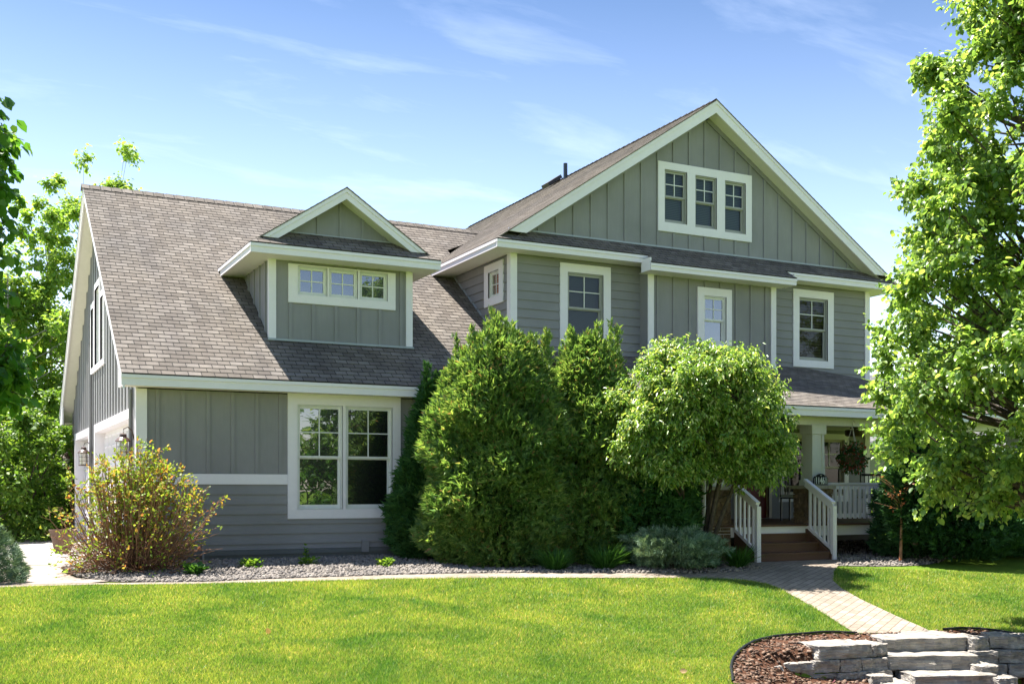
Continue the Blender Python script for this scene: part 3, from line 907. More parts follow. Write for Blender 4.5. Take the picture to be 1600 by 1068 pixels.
def window(fr, outer, opens, kind='hung', sash='sash', gl='glass', blind=None, label=None, head=0.0, parent=None):
    parent = parent or house
    mb = MB()
    casing(mb, fr, outer, opens)
    if head: fbox(mb, fr, outer[0] - .02, outer[1] + .02, outer[3] + .0005, outer[3] + head, 0, 0.05)
    w = mb.build('window', M['trim'], parent, bevel=0.003, label=label)
    for o in opens:
        u0, u1, v0, v1 = o
        fbm = MB(); pm = MB(); mm = MB()
        # outer frame liner
        ring(fbm, fr, (u0 + .0005, u1 - .0005, v0 + .0005, v1 - .0005), 0.022, -0.09, 0.012)
        if kind == 'hung':
            vm = (v0 + v1) / 2
            up = (u0 + .0225, u1 - .0225, vm - .012, v1 - .0225)
            lo = (u0 + .0225, u1 - .0225, v0 + .0225, vm + .012)
            ring(fbm, fr, up, 0.036, -0.048, -0.018)
            ring(fbm, fr, lo, 0.040, -0.082, -0.050, 0.055)
            g1 = (up[0] + .036, up[1] - .036, up[2] + .036, up[3] - .036)
            g2 = (lo[0] + .040, lo[1] - .040, lo[2] + .055, lo[3] - .040)
            pm.face([fr.p(g1[0], g1[2], -.034), fr.p(g1[1], g1[2], -.034), fr.p(g1[1], g1[3], -.034), fr.p(g1[0], g1[3], -.034)])
            pm.face([fr.p(g2[0], g2[2], -.066), fr.p(g2[1], g2[2], -.066), fr.p(g2[1], g2[3], -.066), fr.p(g2[0], g2[3], -.066)])
            cu, cv = (g1[0] + g1[1]) / 2, (g1[2] + g1[3]) / 2
            fbox(mm, fr, cu - .009, cu + .009, g1[2], g1[3], -.033, -.022)
            fbox(mm, fr, g1[0], g1[1], cv - .009, cv + .009, -.0325, -.0215)
        else:
            q = (u0 + .0225, u1 - .0225, v0 + .0225, v1 - .0225)
            ring(fbm, fr, q, 0.034, -0.05, -0.015)
            g1 = (q[0] + .034, q[1] - .034, q[2] + .034, q[3] - .034)
            pm.face([fr.p(g1[0], g1[2], -.034), fr.p(g1[1], g1[2], -.034), fr.p(g1[1], g1[3], -.034), fr.p(g1[0], g1[3], -.034)])
            cu, cv = (g1[0] + g1[1]) / 2, (g1[2] + g1[3]) / 2
            fbox(mm, fr, cu - .009, cu + .009, g1[2], g1[3], -.033, -.022)
            fbox(mm, fr, g1[0], g1[1], cv - .009, cv + .009, -.0325, -.0215)
        fbm.build('sash', M[sash], w, bevel=0.002)
        pm.build('pane', M[gl], w)
        mm.build('muntins', M['sash_w'], w)
        bb = MB()
        bb.face([fr.p(u0, v0, -.108), fr.p(u1, v0, -.108), fr.p(u1, v1, -.108), fr.p(u0, v1, -.108)])
        bb.build('blind' if blind else 'room_backing', M[blind or 'interior'], w)
    return w

# ---- walls ---------------------------------------------------------
GX0, GX1, GYF, GYB = 2.46, 9.16, 17.6, 28.2       # garage
MX0, MX1, MYF, MYB = 9.16, 18.05, 18.15, 30.0     # main block
# garage front: boards and battens above the white belt, laps below
gwo = (4.792, 6.751, 0.728, 2.80)
g_open = [(4.95, 5.722, 0.88, 2.60), (5.775, 6.60, 0.88, 2.60)]
gwin = (4.95, 6.60, 0.88, 2.60)
fr = FR(GYF)
for a_, b_ in ((GX0 + .03, 4.79), (6.753, 9.6)):
    battens('wall', fr, [[(a_, 1.46), (b_, 1.46), (b_, 2.76), (a_, 2.76)]], [], house, 0.385, 2.72, label='grey board and batten wall above the white belt board')
laps('wall', fr, [[(GX0 + .03, 0.24), (9.6, 0.24), (9.6, 1.29), (GX0 + .03, 1.29)]], [gwo], house, 0.16, 1.29 - 0.16 * 8, label='grey lap siding below the white belt board')
window(fr, gwo, g_open, sash='sash_w', label='wide double-hung pair beside the arborvitae')
boxes('belt_board', M['trim'], [(GX0 + .135, 4.789, GYF - .03, GYF, 1.29, 1.455), (6.755, 9.6, GYF - .03, GYF, 1.29, 1.455)], house)
mb = MB()
fbox(mb, fr, GX0, 9.6, 0.16, 0.236, -0.02, 0.035)
mb.box(GX0 - .03, 9.6, GYF - .006, GYF + .2, -.15, 0.158)
mb.build('foundation', M['foundation'], house)
boxes('vent_cover', M['siding_h'], [(6.05, 6.17, GYF - .07, GYF - .036, .16, .36)], house)
boxes('conduit', M['siding_h'], [(3.42, 3.45, GYF - .06, GYF - .036, 0, .46)], house)
# corner board wraps both faces
mb = MB()
mb.box(GX0 - .032, GX0 + .13, GYF - .034, GYF + .001, 0.1, 2.76)
mb.box(GX0 - .033, GX0 - .001, GYF + .0015, GYF + .12, 0.1, 2.80)
mb.build('corner_board', M['trim'], house, bevel=0.003)

# garage side wall with gable
SL = 0.737
GE_Z, GE_Y = 2.95, 17.2
RID_Y = 22.9; RID_Z = GE_Z + SL * (RID_Y - GE_Y)
le = LE(GX0)
gable = [(GYF + .12, 2.2), (GYB, 2.2), (GYB, 3.0), (RID_Y, RID_Z - .20), (GYF + .12, 3.02)]
gs_outer = (21.75, 24.05, 3.56, 5.28)
side_hole = [(21.75, 22.42, 3.56, 5.0), (22.42, 23.38, 3.56, 5.30), (23.38, 24.05, 3.56, 5.0)]
door_holes = [(18.15, 23.4, -1, 2.50), (24.3, 27.5, -1, 2.50)]
battens('wall', le, [gable], side_hole + door_holes, house, 0.40, 17.75, label='sunlit board and batten garage gable wall')


for a_, b_ in ((GYF + .12, 18.15), (23.4, 24.3), (27.5, GYB)):
    battens('wall', le, [[(a_, -.1), (b_, -.1), (b_, 2.199), (a_, 2.199)]], [], house, 0.40, 17.75)
# stepped side window
mb = MB()
for k, o in enumerate(side_hole):
    casing(mb, le, (o[0] + .001 * k, o[1], o[2] - .0, o[3]), [(o[0] + .1, o[1] - .1, o[2] + .12, o[3] - .12)])
w = mb.build('window', M['trim'], house, label='stepped triple window in the garage gable')
for o in side_hole:
    q = (o[0] + .1, o[1] - .1, o[2] + .12, o[3] - .12)
    a = MB(); ring(a, le, q, .04, -.06, -.01); a.build('sash', M['sash_w'], w)
    a = MB(); a.face([le.p(q[0], q[2], -.04), le.p(q[1], q[2], -.04), le.p(q[1], q[3], -.04), le.p(q[0], q[3], -.04)]); a.build('pane', M['glass'], w)
# garage doors, header trim
def garage_door(y0, y1, nwin):
    m_ = MB()
    casing(m_, le, (y0 - .14, y1 + .14, 0.0, 2.50), [(y0, y1, -.01, 2.34)], 0, 0.035)
    for a, b in (((y0 + .003, 0), (y0 + .003, 2.337)), ((y1 - .003, 0), (y1 - .003, 2.337)), ((y0 + .003, 2.337), (y1 - .003, 2.337))):
        m_.face([le.p(*a, .034), le.p(*b, .034), le.p(*b, -0.1750), le.p(*a, -0.1750)])
    f = m_.build('door_frame', M['trim'], house)
    d = MB()
    d.face([le.p(y0, 0, -0.1650), le.p(y1, 0, -0.1650), le.p(y1, 2.34, -0.1650), le.p(y0, 2.34, -0.1650)])
    np_ = nwin
    sw = (y1 - y0) / np_
    for r_ in range(4):
        z0 = r_ * 0.585
        fbox(d, le, y0, y1, z0 + .0, z0 + .008, -0.1650, -0.1350)
        for c_ in range(np_):
            if r_ < 3: ring(d, le, (y0 + c_ * sw + .06, y0 + (c_ + 1) * sw - .06, z0 + .08, z0 + .52), .035, -0.1640, -0.1470)
            else: ring(d, le, (y0 + c_ * sw + .05, y0 + (c_ + 1) * sw - .05, z0 + .07, z0 + .50), .03, -0.1640, -0.1400)
    dd = d.build('garage_door', M['trim'], house, label='white panelled garage door with a row of small panes')
    p = MB(); mm = MB()
    for c_ in range(np_):
        a, b = y0 + c_ * sw + .08, y0 + (c_ + 1) * sw - .08
        p.face([le.p(a, 1.855, -0.1570), le.p(b, 1.855, -0.1570), le.p(b, 2.225, -0.1570), le.p(a, 2.225, -0.1570)])
        for q in range(1, 3): fbox(mm, le, a + (b - a) * q / 3 - .02, a + (b - a) * q / 3 + .02, 1.855, 2.225, -0.1560, -0.1430)
        fbox(mm, le, a, b, 2.03, 2.05, -0.1555, -0.1425)
    p.build('pane', M['glass'], dd); mm.build('muntins', M['trim'], dd)
garage_door(18.3, 23.25, 8)
garage_door(24.45, 27.35, 4)
# downspout on the side wall
for y_, z_ in ((18.03, 2.78), (23.85, 3.56)):
    mb = MB(); mb.tube([le.p(y_, .1, .05), le.p(y_, z_, .05)], .03, 8); mb.build('downspout', M['siding'], house)
mb = MB(); mb.box(GX0, 10, GYB - .05, GYB, -.1, 3.0); mb.build('wall', M['siding_h'], house)

# main block --------------------------------------------------------
mf = FR(MYF)
BX0, BX1, BYF = 12.01, 15.17, 17.86
EZ = 5.74; PK = 13.605; MS = 0.667
w2l = (10.189, 11.316, 3.855, 5.517); w2r = (15.887, 17.02, 3.835, 5.491)
o2l = (10.352, 11.148, 4.005, 5.352); o2r = (16.052, 16.852, 3.985, 5.326)
laps('wall', mf, [[(MX0, 2.4), (BX0 + .01, 2.4), (BX0 + .01, 5.60), (MX0, 5.60)]], [w2l], house, 0.168, 2.4, label='grey lap siding left of the middle bay')
laps('wall', mf, [[(BX1 - .01, 2.4), (MX1, 2.4), (MX1, 5.60), (BX1 - .01, 5.60)]], [w2r], house, 0.168, 2.4, label='grey lap siding right of the middle bay')
window(mf, w2l, [o2l], sash='sash', gl='glass_clear', blind='curtain', label='upstairs double-hung window above the right arborvitae')
window(mf, w2r, [o2r], sash='sash', gl='glass_clear', blind='brown_reflection', label='upstairs double-hung window above the porch roof')  # no real blind: sheet behind the glass carries the painted tree reflection
# first floor on the porch
pw = (15.5, 17.45, 0.95, 2.42); pd = (14.4, 15.3, 0.61, 2.42); pw0 = (10.3, 11.4, 0.95, 2.42)
laps('wall', mf, [[(9.6, -.1), (MX1, -.1), (MX1, 2.399), (9.6, 2.399)]], [pw, pd, pw0], house, 0.168, 0.05, label='grey lap siding inside the porch')
window(mf, pw, [(15.63, 16.43, 1.08, 2.30), (16.55, 17.33, 1.08, 2.30)], sash='beige', gl='glass_clear', label='tan framed window pair behind the porch railing')
window(mf, pw0, [(10.42, 11.28, 1.08, 2.30)], sash='sash_w', label='porch window behind the crabapple')
mb = MB(); casing(mb, mf, pd, [(14.47, 15.23, 0.61, 2.32)]); dfr = mb.build('door_frame', M['beige'], house)
mb = MB(); fbox(mb, mf, 14.475, 15.225, 0.612, 2.315, -.09, -.05); ring(mb, mf, (14.6, 15.1, 0.75, 1.3), .03, -.05, -.04); ring(mb, mf, (14.6, 15.1, 1.42, 2.2), .03, -.05, -.04)
fd = mb.build('front_door', M['reddoor'], house)
mb = MB(); mb.lathe(mf.p(15.16, 1.55, -.03), [(0.0, -.03), (.03, -.02), (.03, .02), (0.0, .03)], 8); mb.build('handle', M['bronze'], fd)
# gable
ghole = (12.424, 14.769, 6.36, 7.747)
gp = [(9.1, 6.0), (18.1, 6.0), (PK, EZ + MS * (PK - 8.66) - .16)]
battens('wall', mf, [gp], [ghole], house, 0.385, 13.59 - .03 - 0.385 * 11, label='grey board and batten front gable')
window(mf, ghole, [(12.578, 13.125, 6.545, 7.60), (13.327, 13.866, 6.525, 7.58), (14.072, 14.61, 6.505, 7.565)], gl='glass_clear', blind='blind', label='triple window high in the front gable')
mb = MB()      # flashing and frieze along the gable foot
mb.box(9.1, 18.1, MYF - .03, MYF - .001, 6.03, 6.062)
mb.build('flashing', M['flash'], house)
mb = MB()
for sgn in (-1, 1):
    xe = 8.66 if sgn < 0 else 18.55
    # grey frieze board under the rake
    a = Vector((PK, MYF - .02, EZ + MS * 4.945 - .24)); b = Vector((PK + sgn * 4.35, MYF - .02, EZ + MS * (4.945 - 4.35) - .24))
    mb.bar(a, b, .035, .14, (0, 0, 1))
mb.build('frieze_board', M['siding'], house)
# middle bay
bf = FR(BYF)
wb = (13.178, 14.024, 4.0, 5.257)
battens('wall', bf, [[(BX0, 2.7), (BX1, 2.7), (BX1, 5.44), (BX0, 5.44)]], [wb], house, 0.385, 12.20, label='grey board and batten middle bay')
window(bf, wb, [(13.335, 13.885, 4.14, 5.095)], sash='sash_w', label='small window in the middle bay above the crabapple')
boxes('wall', M['siding'], [(x - .005, x + .005, BYF, MYF + .05, 2.7, 5.5) for x in (BX0, BX1)], house, 0)
boxes('corner_board', M['trim'], [(BX0 - .012, BX0 + .12, BYF - .024, BYF - .001, 2.7, 5.42), (BX1 - .12, BX1 + .012, BYF - .024, BYF - .001, 2.7, 5.42),
    (MX0 - .03, MX0 + .11, MYF - .034, MYF - .001, 2.5, 5.60), (MX0 - .031, MX0 - .001, MYF - .0005, MYF + .11, 2.5, 5.60),
    (MX1 - .11, MX1 + .03, MYF - .034, MYF - .001, 0.0, 5.60), (MX1 + .001, MX1 + .031, MYF - .0005, MYF + .11, 0.0, 5.60)], house)
# main left wall (small window), right wall, back wall
ml = LE(MX0)
sw_ = (18.43, 19.25, 4.735, 5.535)
laps('wall', ml, [[(MYF, 2.4), (MYB, 2.4), (MYB, 5.60), (MYF, 5.60)]], [sw_], house, 0.168, 2.4, label='grey lap side wall above the garage roof')
window(ml, sw_, [(18.60, 19.06, 4.89, 5.38)], kind='fixed', sash='sash_w', gl='glass_side', blind='blind_red', label='small square side window with reddish blind')
laps('wall', RI(MX1), [[(MYF, -.1), (MYB, -.1), (MYB, 5.60), (MYF, 5.60)]], [], house, 0.168, 2.4)
mb = MB(); mb.box(MX0, MX1, MYB - .02, MYB, -.1, 5.6)
mb.face([(MX0, MYB, 5.6), (MX1, MYB, 5.6), (PK, MYB, 8.8)])
mb.build('wall', M['siding_h'], house)

# ---- roofs -----------------------------------------------------------
mb = MB()
roof_plane(mb, [(2.17, GE_Y, GE_Z), (9.5, GE_Y, GE_Z), (9.5, 21.9, GE_Z + SL * 4.7), (11.1, RID_Y, RID_Z), (2.17, RID_Y, RID_Z)])
roof_plane(mb, [(11.1, 28.6, GE_Z), (2.17, 28.6, GE_Z), (2.17, RID_Y, RID_Z), (11.1, RID_Y, RID_Z)])
# ridge caps
for k in range(46):
    x = 2.17 + k * 0.2
    if x > 10.9: break
    for sg in (-1, 1):
        mb.face([(x - .03, RID_Y, RID_Z + .035), (x + .2, RID_Y, RID_Z + .025), (x + .2, RID_Y + sg * .14, RID_Z - .085), (x - .03, RID_Y + sg * .14, RID_Z - .075)], [(x, 3), (x + .2, 3), (x + .2, 3.1), (x, 3.1)])
    mb.face([(x - .03, RID_Y - .14, RID_Z - .075), (x - .03, RID_Y, RID_Z + .035), (x - .03, RID_Y, RID_Z + .005), (x - .03, RID_Y - .14, RID_Z - .1)], [(x, 3)] * 4)
groof = mb.build('roof', M['shingle'], house, label='brownish shingle garage roof')
mb = MB()
YR0, YR1 = 17.76, 30.3
ridz = EZ + MS * (PK - 8.66)
roof_plane(mb, [(8.66, 17.7, EZ), (8.66, YR1, EZ), (PK, YR1, ridz), (PK, YR0, ridz), (8.70, YR0, EZ + .03)])
roof_plane(mb, [(18.55, 17.7, EZ), (18.55, YR1, EZ), (PK, YR1, ridz), (PK, YR0, ridz), (18.51, YR0, EZ + .03)])
for k in range(60):
    y = YR0 + .03 + k * 0.2
    if y > YR1 - .2: break
    for sg in (-1, 1):
        mb.face([(PK, y, ridz + .035), (PK, y + .23, ridz + .02), (PK + sg * .15, y + .23, ridz - .085), (PK + sg * .15, y, ridz - .07)], [(y, 5), (y + .2, 5), (y + .2, 5.1), (y, 5.1)])
mroof = mb.build('roof', M['shingle'], house, label='main gable roof')
mb = MB()
roof_plane(mb, [(8.66, 17.7, EZ), (18.55, 17.7, EZ), (18.1, 18.15, EZ + .3), (9.11, 18.15, EZ + .3)])
roof_plane(mb, [(11.78, 17.4, EZ - .2), (15.36, 17.4, EZ - .2), (15.30, 17.7, EZ), (11.90, 17.7, EZ)])
mb.build('skirt_roof', M['shingle'], house, label='narrow shingle skirt across the front below the gable')
# ridge flashings, pipes
mb = MB(); mb.tube([(13.30, 23.39, 8.6), (13.30, 23.39, 9.21)], .05, 12); mb.build('vent_pipe', M['pipe'], mroof, smooth=True)
mb = MB()
for y in (23.75,):
    mb.prism([(13.05, y, 8.72), (13.05, y + .35, 8.72), (13.42, y + .35, 8.97), (13.42, y, 8.97)], (-.045, 0, .075))
mb.build('roof_vent', M['darkmetal'], mroof)

# white fascia, rakes and soffits
def fascia_box(mb, x0, x1, y, z0, z1, t=.03):
    mb.box(x0, x1, y, y + t, z0, z1)
def moulded(mb, x0, x1, y, z0, z1):
    mb.box(x0, x1, y + .006, y + .036, z0, z1 - .055)
    mb.box(x0 - .004, x1 + .004, y - .012, y + .036, z1 - .0545, z1 - .004)
fm = MB(); sm = MB()
moulded(fm, 2.17, 9.5, GE_Y + .012, GE_Z - .18, GE_Z - .012)
sm.face([(2.2, GE_Y + .05, GE_Z - .172), (9.5, GE_Y + .05, GE_Z - .172), (9.5, GYF + .02, GE_Z - .172), (2.2, GYF + .02, GE_Z - .172)])
moulded(fm, 8.66, 11.93, 17.712, EZ - .155, EZ - .012)
moulded(fm, 15.29, 18.55, 17.712, EZ - .155, EZ - .012)
moulded(fm, 11.78, 15.36, 17.412, EZ - .345, EZ - .212)
fm.box(11.775, 11.81, 17.45, 17.75, EZ - .345, EZ - .10); fm.box(15.33, 15.365, 17.45, 17.75, EZ - .345, EZ - .10)
sm.face([(8.69, 17.74, EZ - .148), (18.52, 17.74, EZ - .148), (18.52, MYF + .02, EZ - .148), (8.69, MYF + .02, EZ - .148)])
sm.face([(11.8, 17.44, EZ - .338), (15.34, 17.44, EZ - .338), (15.34, BYF + .02, EZ - .338), (11.8, BYF + .02, EZ - .338)])
sm.face([(8.69, MYF + .02, EZ - .148), (9.18, MYF + .02, EZ - .148), (9.18, YR1, EZ - .148), (8.69, YR1, EZ - .148)])
sm.face([(18.03, MYF + .02, EZ - .148), (18.52, MYF + .02, EZ - .148), (18.52, YR1, EZ - .148), (18.03, YR1, EZ - .148)])
# side eaves of the main roof
for x, s_ in ((8.66, 1), (18.55, -1)):
    fm.box(min(x + s_ * .006, x + s_ * .036), max(x + s_ * .006, x + s_ * .036), 17.75, YR1, EZ - .155, EZ - .067)
    fm.box(min(x - s_ * .010, x + s_ * .036), max(x - s_ * .010, x + s_ * .036), 17.75, YR1, EZ - .0665, EZ - .014)
# front rakes
def rake(p, q, wide, thick, yfront, crown=True, mat=None):
    """white barge board below a roof edge running p -> q in the plane y = yfront"""
    p = Vector(p); q = Vector(q); d = (q - p).normalized(); sl = abs(d.z / d.x); sg = 1 if q.x > p.x else -1
    k = math.sqrt(1 + sl * sl)
    def strip(w0, w1, dy):
        z0, z1 = w0 * k, w1 * k                 # plumb offsets below the roof edge
        zf = q.z - .014 * k
        f0 = Vector((q.x - sg * (z0 - .014 * k) / sl, q.y, zf)); f1 = Vector((q.x - sg * (z1 - .014 * k) / sl, q.y, zf))
        fm.prism([Vector((p.x, p.y + dy, p.z - z0)), f0 + Vector((0, dy, 0)), f1 + Vector((0, dy, 0)), Vector((p.x, p.y + dy, p.z - z1))], (0, thick, 0))
    strip(.014, .069, 0); strip(.0695, wide, .016)
rake((PK, 17.77, ridz), (8.94, 17.77, EZ + MS * .28), .215, .035, 17.77)
rake((PK, 17.77, ridz), (18.27, 17.77, EZ + MS * .28), .215, .035, 17.77)
for sgn, xe in ((-1, 8.94), (1, 18.27)):
    off = -.215
    sm.face([(PK, 17.82, ridz + off), (xe, 17.82, EZ + MS * .28 + off), (xe, MYF + .01, EZ + MS * .28 + off), (PK, MYF + .01, ridz + off)])
# garage left rake
def rake_x(p, q, wide, x):
    p = Vector(p); q = Vector(q); k = 1.242
    dn = lambda P_, w_, dx_=0: Vector((P_.x + dx_, P_.y, P_.z - w_ * k))
    fm.prism([dn(p, .014), dn(q, .014), dn(q, .069), dn(p, .069)], (.035, 0, 0))
    fm.prism([dn(p, .0695, .014), dn(q, .0695, .014), dn(q, wide, .014), dn(p, wide, .014)], (.03, 0, 0))
rake_x((2.175, RID_Y, RID_Z), (2.175, GE_Y + .02, GE_Z + .015), .2, 2.17)
rake_x((2.175, RID_Y, RID_Z), (2.175, 28.55, GE_Z + .03), .2, 2.17)
for ye in (GE_Y + .05, 28.55):
    zz = GE_Z + SL * (ye - GE_Y if ye < 20 else 28.6 - ye)
    sm.face([(2.215, RID_Y, RID_Z - .23), (GX0 + .01, RID_Y, RID_Z - .23), (GX0 + .01, ye, zz - .2), (2.215, ye, zz - .2)])
fm.prism([(2.19, GE_Y + .05, GE_Z - .18), (2.19, GYF + .1, GE_Z - .18), (2.19, GYF + .1, GE_Z + .1), (2.19, GE_Y + .05, GE_Z - .03)], (.03, 0, 0))
fm.prism([(2.19, 28.55, GE_Z - .2), (2.19, GYB - .3, GE_Z - .2), (2.19, GYB - .3, GE_Z + .2), (2.19, 28.55, GE_Z - .03)], (.03, 0, 0))
sm.face([(2.2, 28.55, GE_Z - .19), (GX0, 28.55, GE_Z - .19), (GX0, GYB - .3, GE_Z - .19), (2.2, GYB - .3, GE_Z - .19)])

# ---- dormer ----------------------------------------------------------
DY, DX0, DX1 = 18.25, 4.66, 7.22
DZ = 5.235; DE0, DE1, DYE = 4.23, 7.58, 17.75
DPK = (DE0 + DE1) / 2
dmz = DZ + MS * (DPK - DE0)
gz = lambda y: GE_Z + SL * (y - GE_Y)
df = FR(DY)
dwo = (4.98, 6.904, 4.375, 5.03)
battens('wall', df, [[(DX0, gz(DY) + .0), (DX1, gz(DY) + .0), (DX1, 5.09), (DX0, 5.09)]], [dwo], house, 0.40, 4.99, label='grey board and batten dormer front')
window(df, dwo, [(5.14, 5.655, 4.52, 5.005), (5.69, 6.205, 4.52, 5.005), (6.24, 6.755, 4.52, 5.005)], kind='fixed', sash='sash_w', label='low triple window in the roof dormer')
battens('wall', df, [[(4.7, 5.5), (7.15, 5.5), (DPK, dmz - .13)]], [], house, 0.40, DPK - .03 - .8, label='small grey dormer gable')
yb = lambda z: GE_Y + (z - GE_Z) / SL
for x in (DX0, DX1):
    battens('wall', LE(x) if x == DX0 else RI(x), [[(DY, gz(DY)), (DY, 5.09), (yb(5.09), 5.09)]], [], house, 0.40, 18.45)
boxes('corner_board', M['trim'], [(DX0 - .012, DX0 + .11, DY - .026, DY - .001, gz(DY) - .01, 5.085), (DX1 - .11, DX1 + .012, DY - .026, DY - .001, gz(DY) - .01, 5.085),
    (DX0 - .013, DX0 - .002, DY - .0005, DY + .06, gz(DY + .06), 5.085)], house)
boxes('flashing', M['flash'], [(DX0 - .03, DX1 + .03, DY - .045, DY - .027, gz(DY) - .01, gz(DY) + .025), (4.72, 7.1, DY - .025, DY - .001, 5.545, 5.575)], house, 0)
mb = MB()
# stepped flashing where the main wall meets the garage roof
mb.prism([(MX0 - .02, 17.9, gz(17.9) + .02), (MX0 - .02, 21.0, gz(21.0) + .02), (MX0 - .02, 21.0, gz(21.0) + .07), (MX0 - .02, 17.9, gz(17.9) + .07)], (.015, 0, 0))
mb.build('flashing', M['flash'], house)
mb = MB()
for sg, xe in ((1, DE0), (-1, DE1)):
    roof_plane(mb, [(xe, DYE, DZ), (xe, yb(DZ) + .05, DZ), (DPK, yb(dmz) + .1, dmz), (DPK, DYE + .14, dmz), (xe + sg * .14, DYE + .14, DZ + MS * .14)])
roof_plane(mb, [(DE0, DYE, DZ), (DE1, DYE, DZ), (DE1 - .5, DY, DZ + .335), (DE0 + .5, DY, DZ + .335)])
droof = mb.build('dormer_roof', M['shingle'], house, label='small gabled dormer roof')
moulded(fm, DE0, DE1, DYE + .012, DZ - .165, DZ - .012)
fm.box(DE0 + .006, DE0 + .036, DYE + .05, yb(DZ - .165) + .02, DZ - .165, DZ - .067)
fm.box(DE0 - .010, DE0 + .036, DYE + .05, yb(DZ - .06), DZ - .0665, DZ - .014)
fm.box(DE1 - .036, DE1 - .006, DYE + .05, yb(DZ - .165) + .02, DZ - .165, DZ - .067)
fm.box(DE1 - .036, DE1 + .010, DYE + .05, yb(DZ - .06), DZ - .0665, DZ - .014)
sm.face([(DE0 + .03, DYE + .04, DZ - .158), (DE1 - .03, DYE + .04, DZ - .158), (DE1 - .03, yb(DZ - .158), DZ - .158), (DE0 + .03, yb(DZ - .158), DZ - .158)])
rake((DPK, DYE + .15, dmz), (4.456, DYE + .15, DZ + MS * .226), .165, .03, 0)
rake((DPK, DYE + .15, dmz), (DE1 - .226, DYE + .15, DZ + MS * .226), .165, .03, 0)
for xe in (4.456, DE1 - .226):
    sm.face([(DPK, DYE + .19, dmz - .17), (xe, DYE + .19, DZ + MS * .226 - .17), (xe, DY + .01, DZ + MS * .226 - .17), (DPK, DY + .01, dmz - .17)])

# ---- porch -----------------------------------------------------------
PX0, PX1, PY = 9.62, 19.75, 14.6
PEZ = 2.66; PSL = (3.82 - PEZ) / (MYF - PY)
mb = MB()
roof_plane(mb, [(PX0, PY, PEZ), (PX1, PY, PEZ), (PX1 - 3.55, MYF, 3.82), (PX0, MYF, 3.82)])
roof_plane(mb, [(PX1, PY, PEZ), (PX1, 24, PEZ), (PX1 - 1.7, 24, PEZ + PSL * 1.7), (PX1 - 1.7, PY + 1.7, PEZ + PSL * 1.7)])
mb.build('porch_roof', M['shingle'], house, label='low hipped shingle porch roof')
moulded(fm, PX0, PX1, PY + .012, PEZ - .17, PEZ - .012)
fm.box(PX1 - .04, PX1 - .005, PY + .05, 24, PEZ - .17, PEZ - .012)
fascia = fm.build('fascia', M['trim'], house, bevel=0.004)
sm.face([(PX0, PY + .04, 2.50), (PX1 - .03, PY + .04, 2.50), (PX1 - .03, 24, 2.50), (PX0, 24, 2.50)])
sm.build('soffit', M['soffit'], house)
# beam
mb = MB(); mb.box(9.75, 19.3, 15.02, 15.28, 2.36, 2.497); mb.build('porch_beam', M['column'], house, bevel=0.004)
# deck boards and skirt
DKZ = 0.60
mb = MB()
x = 0
for k in range(22):
    y = 14.82 + k * .15
    mb.box(9.62 if y > 14.9 else 9.62, 19.45, y, y + .144, DKZ - .03, DKZ)
mb.build('deck_floor', M['deckwood'], house)
mb = MB()
mb.box(9.65, 19.42, 14.86, 14.9, DKZ - .205, DKZ - .032)
mb.box(19.38, 19.42, 14.91, 18.1, DKZ - .205, DKZ - .032)
mb.build('deck_skirt_board', M['trim'], house, bevel=0.004)
# stone piers and columns
def pier(x0, x1, y0, y1, zb, zt, low_stone_from):
    st = MB(); rr = random.Random(int(x0 * 100))
    z = zb
    row = 0
    while z < zt - .01:
        h = min(rr.choice([.055, .075, .095]), zt - z)
        for face in range(4):
            a, b = (x0, x1) if face in (0, 2) else (y0, y1)
            p_ = a
            while p_ < b - .01:
                w_ = min(rr.uniform(.09, .22), b - p_)
                if b - (p_ + w_) < .05: w_ = b - p_
                o = rr.uniform(.0, .022)
                g_ = .004
                if face == 0: st.box(p_ + g_, p_ + w_ - g_, y0 - o, y0 + .04, z + g_, z + h - g_)
                elif face == 2: st.box(p_ + g_, p_ + w_ - g_, y1 - .04, y1 + o, z + g_, z + h - g_)
                elif face == 1: st.box(x0 - o, x0 + .04, p_ + g_, p_ + w_ - g_, z + g_, z + h - g_)
                else: st.box(x1 - .04, x1 + o, p_ + g_, p_ + w_ - g_, z + g_, z + h - g_)
                p_ += w_
        z += h; row += 1
    st.box(x0 + .01, x1 - .01, y0 + .01, y1 - .01, zb, zt)
    p = st.build('stone_pier', M['pierstone'], house, bevel=0.006)
    c = MB(); c.box(x0 - .05, x1 + .05, y0 - .05, y1 + .05, zt, zt + .06); c.build('cap', M['cap'], p, bevel=0.008)
    # tapered square column
    c = MB(); cx, cy = (x0 + x1) / 2, (y0 + y1) / 2
    zb2 = zt + .0605; zc = 2.36
    def ringp(h, z): return [(cx - h, cy - h, z), (cx + h, cy - h, z), (cx + h, cy + h, z), (cx - h, cy + h, z)]
    A = ringp(.155, zb2 + .0); B = ringp(.135, zc - .16)
    c.face(A[::-1]); c.face(B)
    for i in range(4):
        j = (i + 1) % 4; c.face([A[i], A[j], B[j], B[i]])
    c.box(cx - .165, cx + .165, cy - .165, cy + .165, zc - .16, zc)
    c.box(cx - .172, cx + .172, cy - .172, cy + .172, zb2, zb2 + .1)
    c.box(cx + .075, cx + .09, cy - .158, cy - .12, zb2 + .1, zc - .16)
    c.build('column', M['column'], house, bevel=0.005)
pier(11.18, 11.66, 14.86, 15.32, -.05, 1.20, 0)
pier(13.50, 13.98, 14.92, 15.38, DKZ, 1.22, 0)
pier(18.9, 19.36, 14.92, 15.38, DKZ, 1.22, 0)
